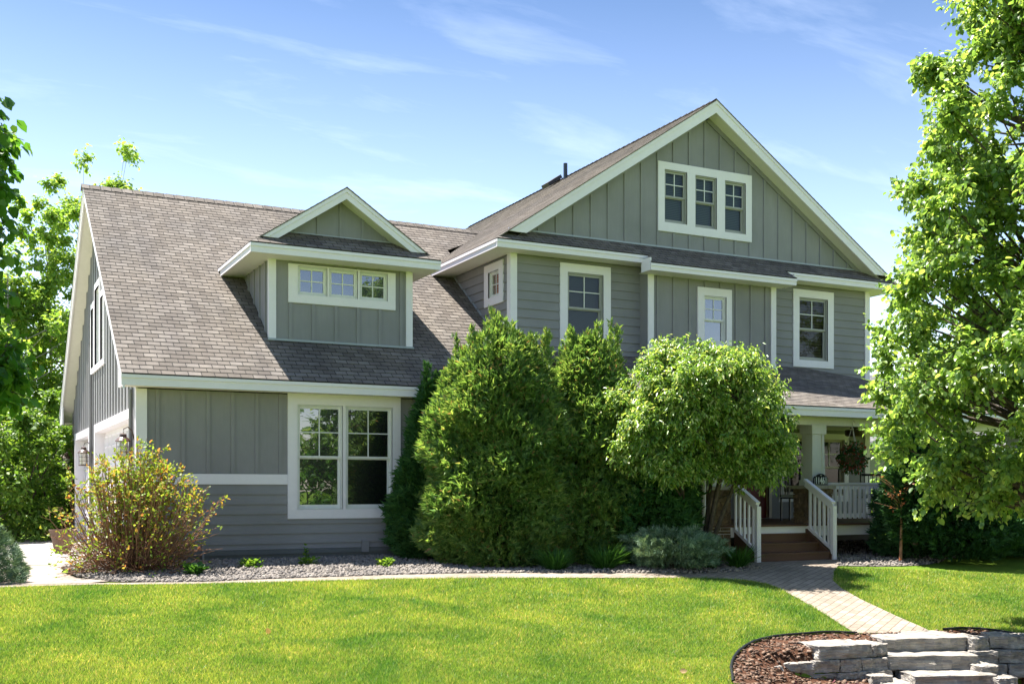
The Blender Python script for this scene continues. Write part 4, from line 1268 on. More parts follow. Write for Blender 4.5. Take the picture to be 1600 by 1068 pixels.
# railing bay
def railing(x0, x1, y, name='railing'):
    r_ = MB()
    r_.box(x0, x1, y - .045, y + .045, 1.30, 1.335)
    r_.box(x0, x1, y - .02, y + .02, 1.215, 1.2995)
    r_.box(x0, x1, y - .02, y + .02, .70, .775)
    o = r_.build(name, M['trim'], house, bevel=0.003)
    n = int((x1 - x0) / .118)
    for k in range(n):
        x_ = x0 + (k + .5) * (x1 - x0) / n
        b = MB(); b.box(x_ - .02, x_ + .02, y - .065, y - .0205, .68, 1.27)
        b.build('baluster', M['trim'], o, bevel=0.002)
railing(14.0, 18.88, 15.1)
railing(9.7, 11.16, 15.1)
# steps
sx0, sx1 = 11.78, 13.30
mb = MB()
for k, (y, z) in enumerate(((14.25, .15), (14.53, .30), (14.81, .45))):
    yy1 = 14.9
    mb.box(sx0, sx1, y - .022, y + .29, z - .028, z)
    mb.box(sx0, sx1, y + .004, y + .03, z - .15 + .001, z - .0285)
mb.build('porch_steps', M['deckwood'], house, bevel=0.004, label='three brown wooden steps')
for x0, x1 in ((sx0 - .045, sx0 - .002), (sx1 + .002, sx1 + .045)):
    mb = MB()
    mb.prism([(x0, 14.22, 0), (x0, 14.22, .10), (x0, 14.86, .52), (x0, 14.86, 0)], (x1 - x0, 0, 0))
    mb.build('stringer', M['deckwood'], house)
for xr in (sx0 - .06, sx1 + .06):
    r_ = MB()
    lo = Vector((xr, 14.22, .98)); hi = Vector((xr, 14.93, 1.38))
    r_.bar(lo, hi, .085, .04); 
    r_.bar(lo + Vector((0, .02, -.07)), hi + Vector((0, -.02, -.07)), .04, .10)
    r_.bar(Vector((xr, 14.26, .19)), Vector((xr, 14.9, .58)), .04, .05)
    r_.box(xr - .04, xr + .04, 14.19, 14.26, 0.0, .93)
    o = r_.build('stair_railing', M['trim'], house, bevel=0.003)
    for k in range(5):
        y_ = 14.34 + k * .115
        b = MB(); z_ = (y_ - 14.22) * .563
        b.box(xr - .018, xr + .018, y_ - .018, y_ + .018, .16 + z_, .90 + z_)
        b.build('baluster', M['trim'], o, bevel=0.002)
# downspout beside the left pier
mb = MB(); mb.tube([(11.0, 14.72, .05), (11.0, 14.72, 2.5)], .035, 8); mb.build('downspout', M['trim'], house)
# dark crawl space behind the deck skirt
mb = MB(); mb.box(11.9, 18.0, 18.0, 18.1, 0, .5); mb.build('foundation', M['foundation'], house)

# ---- small fixtures ---------------------------------------------------
def lantern(x, y, z, label):
    t = thing('wall_lantern', label, 'lantern', (x, y, z), 0, 'lanterns on the garage side wall')
    b = MB()
    b.box(x - .015, x, y - .06, y + .06, z - .14, z + .10)
    b.build('back_plate', M['bronze'], t, bevel=0.004)
    b = MB()
    b.tube([(x - .01, y, z - .02), (x - .05, y, z + .14), (x - .11, y, z + .20), (x - .17, y, z + .17), (x - .18, y, z + .09)], .009, 8)
    b.build('arm', M['bronze'], t, smooth=True)
    c = (x - .18, y, z)
    b = MB()
    b.lathe(c, [(.012, .10), (.05, .085), (.055, .05), (.05, .045), (.085, .02), (.12, -.02), (.115, -.03), (.02, -.03)], 14)
    b.lathe(c, [(.02, -.29), (.10, -.285), (.105, -.27), (.02, -.262)], 14)
    for k in range(6):
        a = k * PI / 3
        b.tube([(c[0] + .09 * math.cos(a), c[1] + .09 * math.sin(a), z - .27), (c[0] + .095 * math.cos(a), c[1] + .095 * math.sin(a), z - .025)], .004, 5)
    for zz in (-.11, -.19):
        pts = [(c[0] + .095 * math.cos(q * PI / 8), c[1] + .095 * math.sin(q * PI / 8), z + zz) for q in range(17)]
        b.tube(pts, .004, 5)
    b.build('cage', M['bronze'], t)
    b = MB(); b.lathe(c, [(.075, -.262), (.082, -.15), (.07, -.035)], 14); b.build('glass_shade', M['lampglass'], t, smooth=True)
t = NT('lamp_glass'); t.principled((0.62, 0.58, 0.50), 0.12, 0.6); M['lampglass'] = t.m
lantern(GX0, 17.88, 1.98, 'bronze caged wall lantern nearest the garage front corner')
lantern(GX0, 23.85, 1.98, 'bronze caged wall lantern between the two garage doors')
lantern(GX0, 27.95, 1.98, 'bronze caged wall lantern at the far rear end of the garage wall')

# house number plaque on the pier cap
t = thing('house_number_sign', 'black arched plaque with white numerals 11461 on the stone pier cap', 'sign', (13.66, 14.88, 1.28))
b = MB()
x0, x1, z0 = 13.52, 13.85, 1.285
prof = [(x0, z0), (x1, z0), (x1, z0 + .13), (x1 - .03, z0 + .16)]
prof += [((x0 + x1) / 2 + .10 * math.cos(a), z0 + .155 + .05 * math.sin(a)) for a in np.linspace(0.1, PI - 0.1, 9)]
prof += [(x0 + .03, z0 + .16), (x0, z0 + .13)]
b.prism([(p[0], 14.885, p[1]) for p in prof], (0, .02, 0))
b.build('plaque', M['signblack'], t, bevel=0.003)
b = MB()
for a_, c_ in (((x0 + .012, z0 + .012), (x1 - .012, z0 + .012)), ((x0 + .012, z0 + .012), (x0 + .012, z0 + .125)), ((x1 - .012, z0 + .012), (x1 - .012, z0 + .125))):
    b.bar((a_[0], 14.882, a_[1]), (c_[0], 14.882, c_[1]), .004, .004, (0, 1, 0))
b.tube([((x0 + x1) / 2 + .02 * math.cos(q * PI / 4), 14.882, z0 + .175 + .008 * math.sin(q * PI / 4)) for q in range(9)], .003, 5)
b.build('border', M['numeral'], t)
cu = bpy.data.curves.new('numerals', 'FONT'); cu.body = '11461'; cu.size = 0.165; cu.extrude = 0.003; cu.offset = 0.004
cu.align_x = 'CENTER'; cu.space_character = 1.02
o = bpy.data.objects.new('numerals_tmp', cu)
dg = bpy.context.evaluated_depsgraph_get()
C.objects.link(o); bpy.context.view_layer.update()
dg = bpy.context.evaluated_depsgraph_get()
me = bpy.data.meshes.new_from_object(o.evaluated_get(dg))
bpy.data.objects.remove(o)
me.materials.clear(); me.materials.append(M['numeral'])
no = bpy.data.objects.new('numerals', me); C.objects.link(no); no.parent = t
no.rotation_euler = (R(90), 0, 0); no.location = (((x0 + x1) / 2) - 13.66, 14.8795 - 14.88, z0 + .028 - 1.28); no.scale = (0.66, 1, 1)

# hanging basket
bc = (14.52, 14.98, 1.80)
t = thing('hanging_basket', 'hanging flower basket on white cords below the porch eave', 'plant', bc)
b = MB(); b.lathe(bc, [(.05, -.17), (.12, -.15), (.17, -.02), (.18, 0), (.16, 0)], 16); b.build('basket', M['wicker'], t, smooth=True)
b = MB()
for k in range(3):
    a = k * 2.094 + .4
    b.tube([(bc[0] + .17 * math.cos(a), bc[1] + .17 * math.sin(a), bc[2]), (bc[0], bc[1], bc[2] + .56)], .006, 5)
b.tube([(bc[0], bc[1], bc[2] + .55), (bc[0], bc[1], bc[2] + .62), (bc[0] + .03, bc[1], bc[2] + .66), (bc[0] + .05, bc[1], bc[2] + .63)], .008, 6)
b.build('hanger', M['chain'], t)
n = 1100
r_ = np.random.default_rng(11)
dirs = r_.normal(size=(n, 3)); dirs /= np.linalg.norm(dirs, axis=1)[:, None]
P = np.array(bc) + dirs * np.array([.24, .24, .26]) * r_.uniform(.4, 1.15, n)[:, None] + np.array([0, 0, -.02])
ax = dirs + r_.normal(size=(n, 3)) * .5; ax[:, 2] -= .4
V, F = instance(LEAF, LEAF_F, P, frames_from(ax, r_.normal(size=(n, 3))), .055 * r_.uniform(.6, 1.2, n))
fast_mesh('foliage', V, F, M['flower'], t)

# porch ceiling light
t = thing('ceiling_light', 'dark flush lantern on the porch ceiling beside the hanging basket', 'light', (16.55, 17.0, 2.5))
b = MB(); b.lathe((16.55, 17.0, 2.5), [(.10, 0), (.10, -.03), (.03, -.03)], 16); b.lathe((16.55, 17.0, 2.5), [(.19, -.06), (.2, -.07), (.2, -.17), (.19, -.18)], 16)
b.tube([(16.55, 17, 2.47), (16.55, 17, 2.43)], .02, 8)
b.build('housing', M['bronze'], t)
b = MB(); b.lathe((16.55, 17.0, 2.5), [(.17, -.065), (.17, -.19)], 16); b.build('shade', M['wicker'], t)

# bistro set on the porch
def porch_chair(x, y, rz, label):
    t = thing('porch_chair', label, 'chair', (x, y, DKZ), rz, 'chairs on the porch')
    def lb(name, mat, boxes):
        m_ = MB()
        for q in boxes: m_.box(*q)
        o = m_.build(name, M[mat], None)
        o.parent = t
        return o
    lb('seat', 'darkmetal', [(-.22, .22, -.22, .22, .43, .455)])
    lb('cushion', 'cushion', [(-.2, .2, -.2, .2, .456, .51)])
    lb('backrest', 'darkmetal', [(-.22, -.19, .2, .225, .46, .95), (.19, .22, .2, .225, .46, .95), (-.185, .185, .2, .225, .9, .95), (-.185, .185, .2, .225, .66, .69)] + [(-.13 + k * .085, -.115 + k * .085, .205, .22, .47, .9) for k in range(4)])
    for sx in (-1, 1):
        for sy in (-1, 1):
            lb('leg', 'darkmetal', [(sx * .2 - .015, sx * .2 + .015, sy * .2 - .015, sy * .2 + .015, 0, .429)])
    return t
porch_chair(14.6, 16.6, R(25), 'dark metal chair with pale cushion on the porch near the red door')
porch_chair(17.2, 17.3, R(-60), 'dark metal chair with pale cushion under the porch window')
t = thing('porch_table', 'small dark metal table between the porch chairs', 'table', (15.2, 16.7, DKZ))
b = MB(); b.lathe((15.2, 16.7, DKZ), [(.35, .70), (.36, .715), (.35, .73)], 24); b.build('tabletop', M['darkmetal'], t)
b = MB(); b.tube([(15.2, 16.7, DKZ + .02), (15.2, 16.7, DKZ + .7)], .025, 10); b.lathe((15.2, 16.7, DKZ), [(.2, 0), (.2, .02), (.03, .05)], 16); b.build('pedestal', M['darkmetal'], t)

# planter by the garage
t = thing('garden_pot', 'brown tapered planter standing on the driveway behind the bushy shrub', 'planter', (*UD(98, 20.5), 0.02))
px_, py_ = UD(98, 20.5)
b = MB(); b.lathe((px_, py_, .02), [(.14, 0), (.22, .38), (.25, .44), (.22, .44), (.2, .40)], 18); b.build('pot', M['wicker'], t, smooth=True)

# neighbouring house ------------------------------------------------------
nb = thing('neighbor_house', 'grey roofed neighbouring house beyond the right tree', 'house', (38, 36, 0))
mb = MB(); mb.box(30.2, 46, 30.5, 42, -.5, 2.9); mb.build('wall', M['siding_h'], nb)
mb = MB()
roof_plane(mb, [(29.6, 29.9, 2.95), (46.6, 29.9, 2.95), (43.5, 36.2, 6.3), (33.0, 36.2, 6.3)])
roof_plane(mb, [(29.6, 42.6, 2.95), (29.6, 29.9, 2.95), (33.0, 36.2, 6.3)])
mb.build('roof', M['shingle_far'], nb)
mb = MB(); mb.box(29.6, 46.6, 29.88, 29.92, 2.72, 2.94); mb.box(29.58, 29.62, 29.93, 42.6, 2.72, 2.94); mb.build('fascia', M['trim'], nb)
mb = MB(); mb.box(31.5, 33.2, 30.42, 30.49, 1.0, 2.3); w_ = mb.build('window', M['trim'], nb)
mb = MB(); mb.box(31.6, 33.1, 30.40, 30.415, 1.1, 2.2); mb.build('pane', M['glass'], w_)
mb = MB(); mb.box(9.58, 9.64, 17.6, MYF, -.05, 2.9); mb.build('wall', M['siding_h'], house)

# ================================================================== PLANTS
def shell_shrub(name, label, cat, base, h, rfun, n, mat, seed, group=None, size=.12, tmpl=FAN, inner=0.45, plumes=(), upw=.5, lump=.17, lumpf=(5, 2.2), sx=1.0, stem_r=.05):
    """dense conifer: sprays on and inside an uneven shell of radius rfun(t), t = 0..1 up the plant"""
    r = np.random.default_rng(seed)
    root = thing(name, label, cat, base, 0, group)
    bx, by, bz = base
    t = r.random(n * 3)
    w = np.array([rfun(q) for q in t]); keep = r.random(len(t)) < (w / w.max()) * .9 + .1
    t = t[keep][:n]; w = w[keep][:n]
    th = r.uniform(0, 2 * PI, len(t))
    ph = r.uniform(0, 6.28, 8)
    bumpy = 1 + lump * (np.sin(th * lumpf[0] + t * h * 3.1 + ph[0]) * .5 + np.sin(th * 3 - t * h * lumpf[1] * 2 + ph[1]) * .6 + np.sin(th * 9 + t * h * 6 + ph[2]) * .35 + np.sin(t * h * 9 + th * 2 + ph[3]) * .35)
    depth = np.where(r.random(len(t)) < inner, r.uniform(.45, .93, len(t)), r.uniform(.90, 1.05, len(t)))
    rad = w * bumpy * depth
    P = np.stack([bx + np.cos(th) * rad * sx, by + np.sin(th) * rad, bz + t * h + .03], -1)
    out_ = np.stack([np.cos(th), np.sin(th), np.zeros_like(th)], -1)
    ax = out_ * (1.0 - .45 * t[:, None]) + r.normal(size=P.shape) * .38; ax[:, 2] += upw * (.35 + .9 * t) 
    nm = np.stack([-np.sin(th), np.cos(th), np.zeros_like(th)], -1) * r.choice([-1, 1], len(th))[:, None] + r.normal(size=P.shape) * .5
    S = size * r.uniform(.6, 1.25, len(t))
    V, F = instance(tmpl[0], tmpl[1], P, frames_from(ax, nm), S)
    Vs = [V]; Fs = [F]
    paths = [(np.array([(bx, by, bz - .05), (bx, by, bz + h * .5), (bx, by, bz + h * .92)]), np.array([stem_r, stem_r * .6, .008]))]
    for (dx_, dy_, z0, l) in plumes:
        m = int(l * 130)
        q = r.random(m)
        Pp = np.stack([bx + dx_ + r.normal(size=m) * .02, by + dy_ + r.normal(size=m) * .02, bz + z0 + q * l], -1)
        ax = r.normal(size=(m, 3)); ax[:, 2] = np.abs(ax[:, 2]) + 1.3 + 1.5 * q
        Pp[:, :2] += ax[:, :2] * (.055 * (1 - q))[:, None]
        V2, F2 = instance(tmpl[0], tmpl[1], Pp, frames_from(ax, r.normal(size=(m, 3))), size * .75 * r.uniform(.5, 1.1, m))
        Fs.append(F2 + sum(len(v) for v in Vs)); Vs.append(V2)
        paths.append((np.array([(bx + dx_ * .6, by + dy_ * .6, bz + z0 - .3), (bx + dx_, by + dy_, bz + z0 + l)]), np.array([.008, .003])))
    # limbs inside the shell
    for k in range(46):
        a = r.uniform(0, 2 * PI); tt = r.uniform(.05, .85); rr = rfun(tt) * .8
        z0 = bz + tt * h * .75
        paths.append((curve((bx, by, z0), (bx + math.cos(a) * rr * sx, by + math.sin(a) * rr, bz + tt * h), (0, 0, -.05), 4), np.linspace(.014, .004, 4)))
    fast_mesh('foliage', np.concatenate(Vs), np.concatenate(Fs), mat, root)
    V, F = tubes(paths, 5)
    fast_mesh('trunk', V, F, M['bark'], root, smooth=True)
    return root
def prof(pts):
    a = np.array(pts); return lambda t: float(np.interp(t, a[:, 0], a[:, 1]))

def gz0(x, y): return tz(x, y)
# three arborvitae beside the garage window
rp = np.random.default_rng(21)
def plume_set(h, r0, n, seed, lo=-.25, hi=.1):
    q = random.Random(seed); o = []
    for k in range(n):
        a = q.uniform(0, 6.28); d = r0 * math.sqrt(q.random())
        o.append((math.cos(a) * d, math.sin(a) * d, h - .42 - d * .55 + q.uniform(lo, hi), q.uniform(.35, .62)))
    return o
shell_shrub('arborvitae', 'largest and brightest arborvitae, a broad mound of green sprays left of centre', 'conifer', (7.72, 15.7, .02), 3.66,
            prof([(0, .85), (.06, 1.02), (.25, 1.18), (.45, 1.14), (.62, 1.02), (.78, .82), (.9, .56), (.97, .32), (1, .12)]), 34000, M['arb'], 31, 'arborvitae by the garage window', .108,
            plumes=plume_set(3.95, .8, 30, 3), lump=.13)
shell_shrub('arborvitae', 'tall arborvitae directly left of the round crabapple', 'conifer', (9.14, 15.35, .02), 3.58,
            prof([(0, .76), (.1, 1.0), (.3, 1.08), (.5, .98), (.68, .78), (.83, .56), (.94, .30), (1, .1)]), 25000, M['arb'], 32, 'arborvitae by the garage window', .105,
            plumes=plume_set(3.88, .5, 20, 4), lump=.13)
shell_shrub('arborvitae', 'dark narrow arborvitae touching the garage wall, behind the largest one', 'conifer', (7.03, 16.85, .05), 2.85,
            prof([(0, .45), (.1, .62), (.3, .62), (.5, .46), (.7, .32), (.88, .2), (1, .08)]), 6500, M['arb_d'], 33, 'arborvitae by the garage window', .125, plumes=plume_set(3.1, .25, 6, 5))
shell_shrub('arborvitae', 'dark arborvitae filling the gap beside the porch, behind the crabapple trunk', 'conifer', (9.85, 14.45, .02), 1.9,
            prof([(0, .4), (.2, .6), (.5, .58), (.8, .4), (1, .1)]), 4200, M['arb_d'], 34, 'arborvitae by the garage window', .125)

# crabapple
def ball(cx, cy, cz, rx, ry, rz, n, seed, cr=(.28, .42), shell=.62, squash=None, under=-.95):
    q = random.Random(seed); o = []
    while len(o) < n:
        x, y, z = q.gauss(0, 1), q.gauss(0, 1), q.gauss(0, 1)
        l = math.sqrt(x * x + y * y + z * z); k = (shell + (1 - shell) * q.random()) / l
        if z * k < under: continue
        o.append((cx + x * k * rx, cy + y * k * ry, cz + z * k * rz, q.uniform(*cr)))
    return o
cc = ball(10.3, 13.85, 2.5, 1.40, 1.15, 1.02, 330, 5, (.22, .36), .45, None, -.7)
cc += ball(11.15, 13.6, 1.85, .72, .6, .62, 60, 6, (.2, .3), .4)
cc += ball(9.35, 13.8, 2.0, .6, .5, .6, 40, 8, (.2, .3), .4)
cc += ball(9.75, 13.6, 1.6, .6, .4, .3, 24, 18, (.18, .26), .4)
cc += ball(10.75, 13.45, 1.55, .65, .4, .28, 26, 28, (.18, .26), .4)
leafy_tree('crabapple_tree', 'round headed multi-stemmed crabapple with drooping leaves in front of the porch steps', 'tree', (10.55, 14.2, 0), 2.6, .045, cc, 20, 14, .077, M['crab'], 41,
           droop=1.0, stems=7, up=.25, lean=(-.1, -.1), tmpl=(np.array([(0, 0, 0), (-.2, .33, .03), (-.15, .7, .0), (0, 1, -.18), (.15, .7, .0), (.2, .33, .03)], float), LEAF_F))

# dwarf blue spruce
shell_shrub('dwarf_spruce', 'low flat-topped blue dwarf spruce under the crabapple', 'conifer', (9.66, 13.72, .02), .54,
            prof([(0, .2), (.15, .55), (.3, .36), (.45, .74), (.6, .5), (.75, .72), (.88, .4), (1, .3)]), 2600, M['spruce'], 51, None, .105, NEED, .35, upw=.15, lump=.22, lumpf=(6, 5), stem_r=.03)
# blue spruce cut by the left frame edge
bx_, by_ = on_ground(-24, 912)
shell_shrub('blue_spruce', 'young blue spruce at the left edge beside the paver apron', 'conifer', (bx_, by_, tz(bx_, by_)), .84,
            prof([(0, .36), (.15, .46), (.4, .36), (.7, .18), (.9, .08), (1, .03)]), 1500, M['spruce'], 52, None, .10, NEED, .35, upw=.2, lump=.2)

# dark conifers right of the porch
for (u, d, h, r0, sd, lab) in ((1430, 18.6, 2.1, .42, 61, 'narrow dark yew crossing the end of the porch railing'),
                               (1480, 19.2, 1.95, 1.15, 62, 'broad dark yew right of the bare sapling'),
                               (1545, 19.9, 1.55, .75, 65, 'low dark yew under the lowest linden leaves'),
                               (1640, 20.2, 1.7, 1.0, 63, 'dark yew cut by the right frame edge')):
    x, y = UD(u, d)
    raise_ = .32 if sd == 61 else .03
    shell_shrub('yew', lab, 'conifer', (x, y, raise_), h, prof([(0, .7 * r0), (.2, r0), (.5, .95 * r0), (.8, .65 * r0), (1, .15 * r0)]), int(2600 + 2600 * r0), M['yew'], sd, 'dark yews right of the porch', .13)

# sparse twiggy shrub in front of the garage corner
def twig_shrub():
    r = np.random.default_rng(71)
    bx, by = on_ground(205, 897)
    bz = tz(bx, by)
    root = thing('dogwood_shrub', 'large sparse shrub of red-brown stems with yellow-green leaves at the garage corner', 'shrub', (bx, by, bz))
    paths = []; P = []; A = []
    for k in range(190):
        a = r.uniform(0, 2 * PI); sp = abs(r.normal()) * .55 + .12
        sp = min(sp, 1.25 if math.cos(a) < .3 else .98)
        hgt = (1.78 - .62 * sp ** 1.6) * r.uniform(.62, 1.0)
        dx_, dy_ = math.cos(a) * sp * 1.12, math.sin(a) * sp * .85
        base = np.array([bx + dx_ * .22 + r.normal() * .05, by + dy_ * .22, bz - .03])
        tip = np.array([bx + dx_, by + dy_, bz + hgt])
        c = curve(base, tip, (dx_ * .18, dy_ * .18, -.02), 8) + np.cumsum(r.normal(size=(8, 3)) * .012, axis=0)
        paths.append((c, np.linspace(.011, .004, 8)))
        for j in range(3, 8):
            for m in range(2):
                if r.random() < .2: continue
                s0 = c[j]; d = r.normal(size=3) * .5 + np.array([dx_ * .5, dy_ * .5, .75]); d /= np.linalg.norm(d)
                ln = r.uniform(.09, .26)
                s1 = s0 + d * ln
                paths.append((np.array([s0, (s0 + s1) / 2 + r.normal(size=3) * .01, s1]), np.array([.004, .003, .002])))
                zf_ = (s1[2] - bz) / 1.7
                side_ = (s1[0] - bx)
                nl = int(10 * max(0, zf_ - .10) * r.uniform(.5, 1.6) * (1.25 if (.3 < side_ < .95 and zf_ > .55) else .85))
                for q in range(nl):
                    t_ = r.uniform(.2, 1.05)
                    P.append(s0 + (s1 - s0) * t_ + r.normal(size=3) * .015); A.append(d + r.normal(size=3) * .8)
    # low tangle of side twigs
    for k in range(900):
        a = r.uniform(0, 2 * PI); sp = r.uniform(.15, 1.1)
        p0 = np.array([bx + math.cos(a) * sp * .75, by + math.sin(a) * sp * .65, bz + r.uniform(.02, .5)])
        d = np.array([math.cos(a), math.sin(a), r.uniform(-.1, .9)]) + r.normal(size=3) * .35
        p1 = p0 + d * r.uniform(.12, .38)
        paths.append((np.array([p0, (p0 + p1) / 2 + r.normal(size=3) * .015, p1]), np.array([.005, .004, .002])))
        if r.random() < .45:
            for q in range(3): P.append(p1 + r.normal(size=3) * .03); A.append(d + r.normal(size=3) * .5)
    V, F = tubes(paths, 5); fast_mesh('stems', V, F, M['twig'], root, smooth=True)
    P = np.array(P); A = np.array(A); nm = r.normal(size=P.shape) * .6; nm[:, 2] += .7
    V, F = instance(LEAF * np.array([.75, 1, 1]), LEAF_F, P, frames_from(A, nm), .056 * r.uniform(.55, 1.25, len(P)))
    fast_mesh('foliage', V, F, M['dogleaf'], root)
twig_shrub()

# small perennials along the bed
def clump(name, label, x, y, n, size, mat, seed, hgt=.1, spread=.1, tm=(LEAF, LEAF_F), group=None, up=1.0, cat='plant'):
    r = np.random.default_rng(seed)
    z = float(gravel_rise(np.array([x]), np.array([y]))[0])
    root = thing(name, label, cat, (x, y, z), 0, group)
    a = r.uniform(0, 2 * PI, n)
    ax = np.stack([np.cos(a), np.sin(a), r.uniform(.2, 1.5, n) * up], -1)
    P = np.stack([x + np.cos(a) * spread * r.random(n), y + np.sin(a) * spread * r.random(n), z + hgt * r.random(n) + .01], -1)
    nm = r.normal(size=(n, 3)) * .3; nm[:, 2] += 1
    V, F = instance(tm[0], tm[1], P, frames_from(ax, nm), size * r.uniform(.6, 1.1, n))
    fast_mesh('foliage', V, F, mat, root)
    paths = [(np.array([(x, y, z - .02), p - (p - np.array([x, y, z])) * .1]), np.array([.004, .002])) for p in P[:18]]
    V, F = tubes(paths, 4); fast_mesh('stems', V, F, M['hosta'], root)
for (u, v, n, sz, mt, sd, hh, sp_, lab) in ((307, 901, 46, .15, 'hosta', 1, .10, .10, 'broad-leaved green plant in the gravel, nearest the big twiggy shrub'),
                                        (393, 892, 170, .06, 'shrub', 2, .12, .17, 'low leafy green clump, second plant from the twiggy shrub'),
                                        (482, 888, 120, .06, 'shrub', 3, .10, .15, 'small green plant with one upright shoot below the garage window'),
                                        (603, 888, 150, .055, 'shrub', 4, .12, .14, 'small round green clump at the foot of the dark arborvitae')):
    x, y = on_ground(u, v)
    clump('perennial', lab, x, y, n, sz, M[mt], sd, hh, sp_, group='small plants in the river rock bed')
    if sd == 3:
        pass
BLADE = np.array([(-.02, 0, 0), (.02, 0, 0), (.014, .55, .02), (-.014, .55, .02), (0, 1, -.14)], float)
BLADE_F = np.array([(0, 1, 2), (0, 2, 3), (3, 2, 4)])
for (u, v, n, sz, sd, lab) in ((868, 892, 420, .42, 11, 'arching ornamental grass at the foot of the largest arborvitae'),
                           (945, 890, 460, .44, 12, 'arching ornamental grass left of the dwarf spruce'),
                           (1108, 888, 260, .30, 13, 'short ornamental grass right of the dwarf spruce'),
                           (1152, 887, 380, .42, 14, 'tall ornamental grass against the left stair railing')):
    x, y = on_ground(u, v)
    clump('ornamental_grass', lab, x, y, n, sz, M['hosta'], sd, .02, .12, (BLADE, BLADE_F), 'ornamental grasses in the bed', up=1.6, cat='grass')
x, y = on_ground(480, 885)
clump('perennial', 'single leafy upright shoot beside the small plant below the garage window', x, y + .05, 26, .07, M['shrub'], 22, .26, .02, group='small plants in the river rock bed')

# bare sapling
sx_, sy_ = on_ground(1407, 879)
root = thing('sapling', 'thin bare sapling with pinkish buds in the gravel right of the porch', 'tree', (sx_, sy_, 0))
r_ = np.random.default_rng(81); paths = [(curve((sx_, sy_, -.02), (sx_ + .02, sy_, 1.25), (.02, 0, 0), 8), np.linspace(.028, .016, 8))]
P = []; A = []
for k in range(34):
    z0 = .78 + .5 * r_.random(); a = r_.uniform(0, 6.28); l = r_.uniform(.2, .5)
    d = np.array([math.cos(a) * l, math.sin(a) * l, l * r_.uniform(.25, 1.1)])
    c = curve((sx_ + .01, sy_, z0), np.array([sx_, sy_, z0]) + d, (0, 0, .03), 5); paths.append((c, np.linspace(.006, .002, 5)))
    if k % 2:
        for q in range(5): P.append(c[2 + q // 2] + r_.normal(size=3) * .02); A.append(d + r_.normal(size=3) * .2)
V, F = tubes(paths, 6); fast_mesh('trunk', V, F, M['twig'], root, smooth=True)
P = np.array(P); V, F = instance(SLIM, SLIM_F, P, frames_from(np.array(A), r_.normal(size=P.shape)), .06 * r_.uniform(.6, 1.2, len(P)))
fast_mesh('foliage', V, F, M['pinkleaf'], root)
b = MB(); b.lathe((sx_, sy_, 0), [(.024, .0), (.026, .03), (.023, .06)], 10)
b.build('trunk_wrap', M['orange'], root)

# linden on the right
tx, ty = UD(1650, 12.5)
lind = []
q = random.Random(9)
levels = [(1.0, 1.2), (1.35, 1.75), (1.9, 2.05), (2.6, 2.15), (3.4, 2.05), (4.2, 1.9), (5.0, 1.72), (5.8, 1.6), (6.6, 1.5), (7.4, 1.2), (8.2, .9), (8.8, .4)]
lz = [l[0] for l in levels]; lr = [l[1] for l in levels]
tzb = tz(tx, ty)
while len(lind) < 370:
    z = q.uniform(1.05, 8.8); R_ = float(np.interp(z, lz, lr)) - .22
    a = q.uniform(0, 2 * PI); k = q.random() ** .42
    if q.random() > (R_ / 2.3) ** 1.2 + .1: continue
    lind.append((tx + math.cos(a) * R_ * k, ty + math.sin(a) * R_ * k, z, q.uniform(.24, .42)))
leafy_tree('linden_tree', 'tall bright green linden filling the right side, its lowest branches near the lawn', 'tree', (tx, ty, tzb), 9.2, .11, lind, 19, 19, .073, M['linden'], 91,
           droop=1.0, stems=1, up=.1, clear=1.5)
# linden on the left, mostly outside the frame
tx2, ty2 = UD(-290, 8.0)
l2 = []
q = random.Random(19)
lz2 = [1.6, 2.0, 2.6, 3.3, 3.9, 4.5, 5.6, 6.6]; lr2 = [1.1, 1.5, 1.66, 1.66, 1.6, 1.35, 1.1, .5]
while len(l2) < 190:
    z = q.uniform(1.65, 6.3); R_ = float(np.interp(z, lz2, lr2)) - .2
    a = q.uniform(0, 2 * PI); k = q.random() ** .45
    if q.random() > (R_ / 1.5) + .1: continue
    l2.append((tx2 + math.cos(a) * R_ * k, ty2 + math.sin(a) * R_ * k, z, q.uniform(.2, .34)))
leafy_tree('linden_tree', 'dark green linden whose large leaves hang in at the left frame edge', 'tree', (tx2, ty2, tz(tx2, ty2)), 7.6, .09, l2, 15, 12, .092, M['linden_d'], 92, droop=1.1)

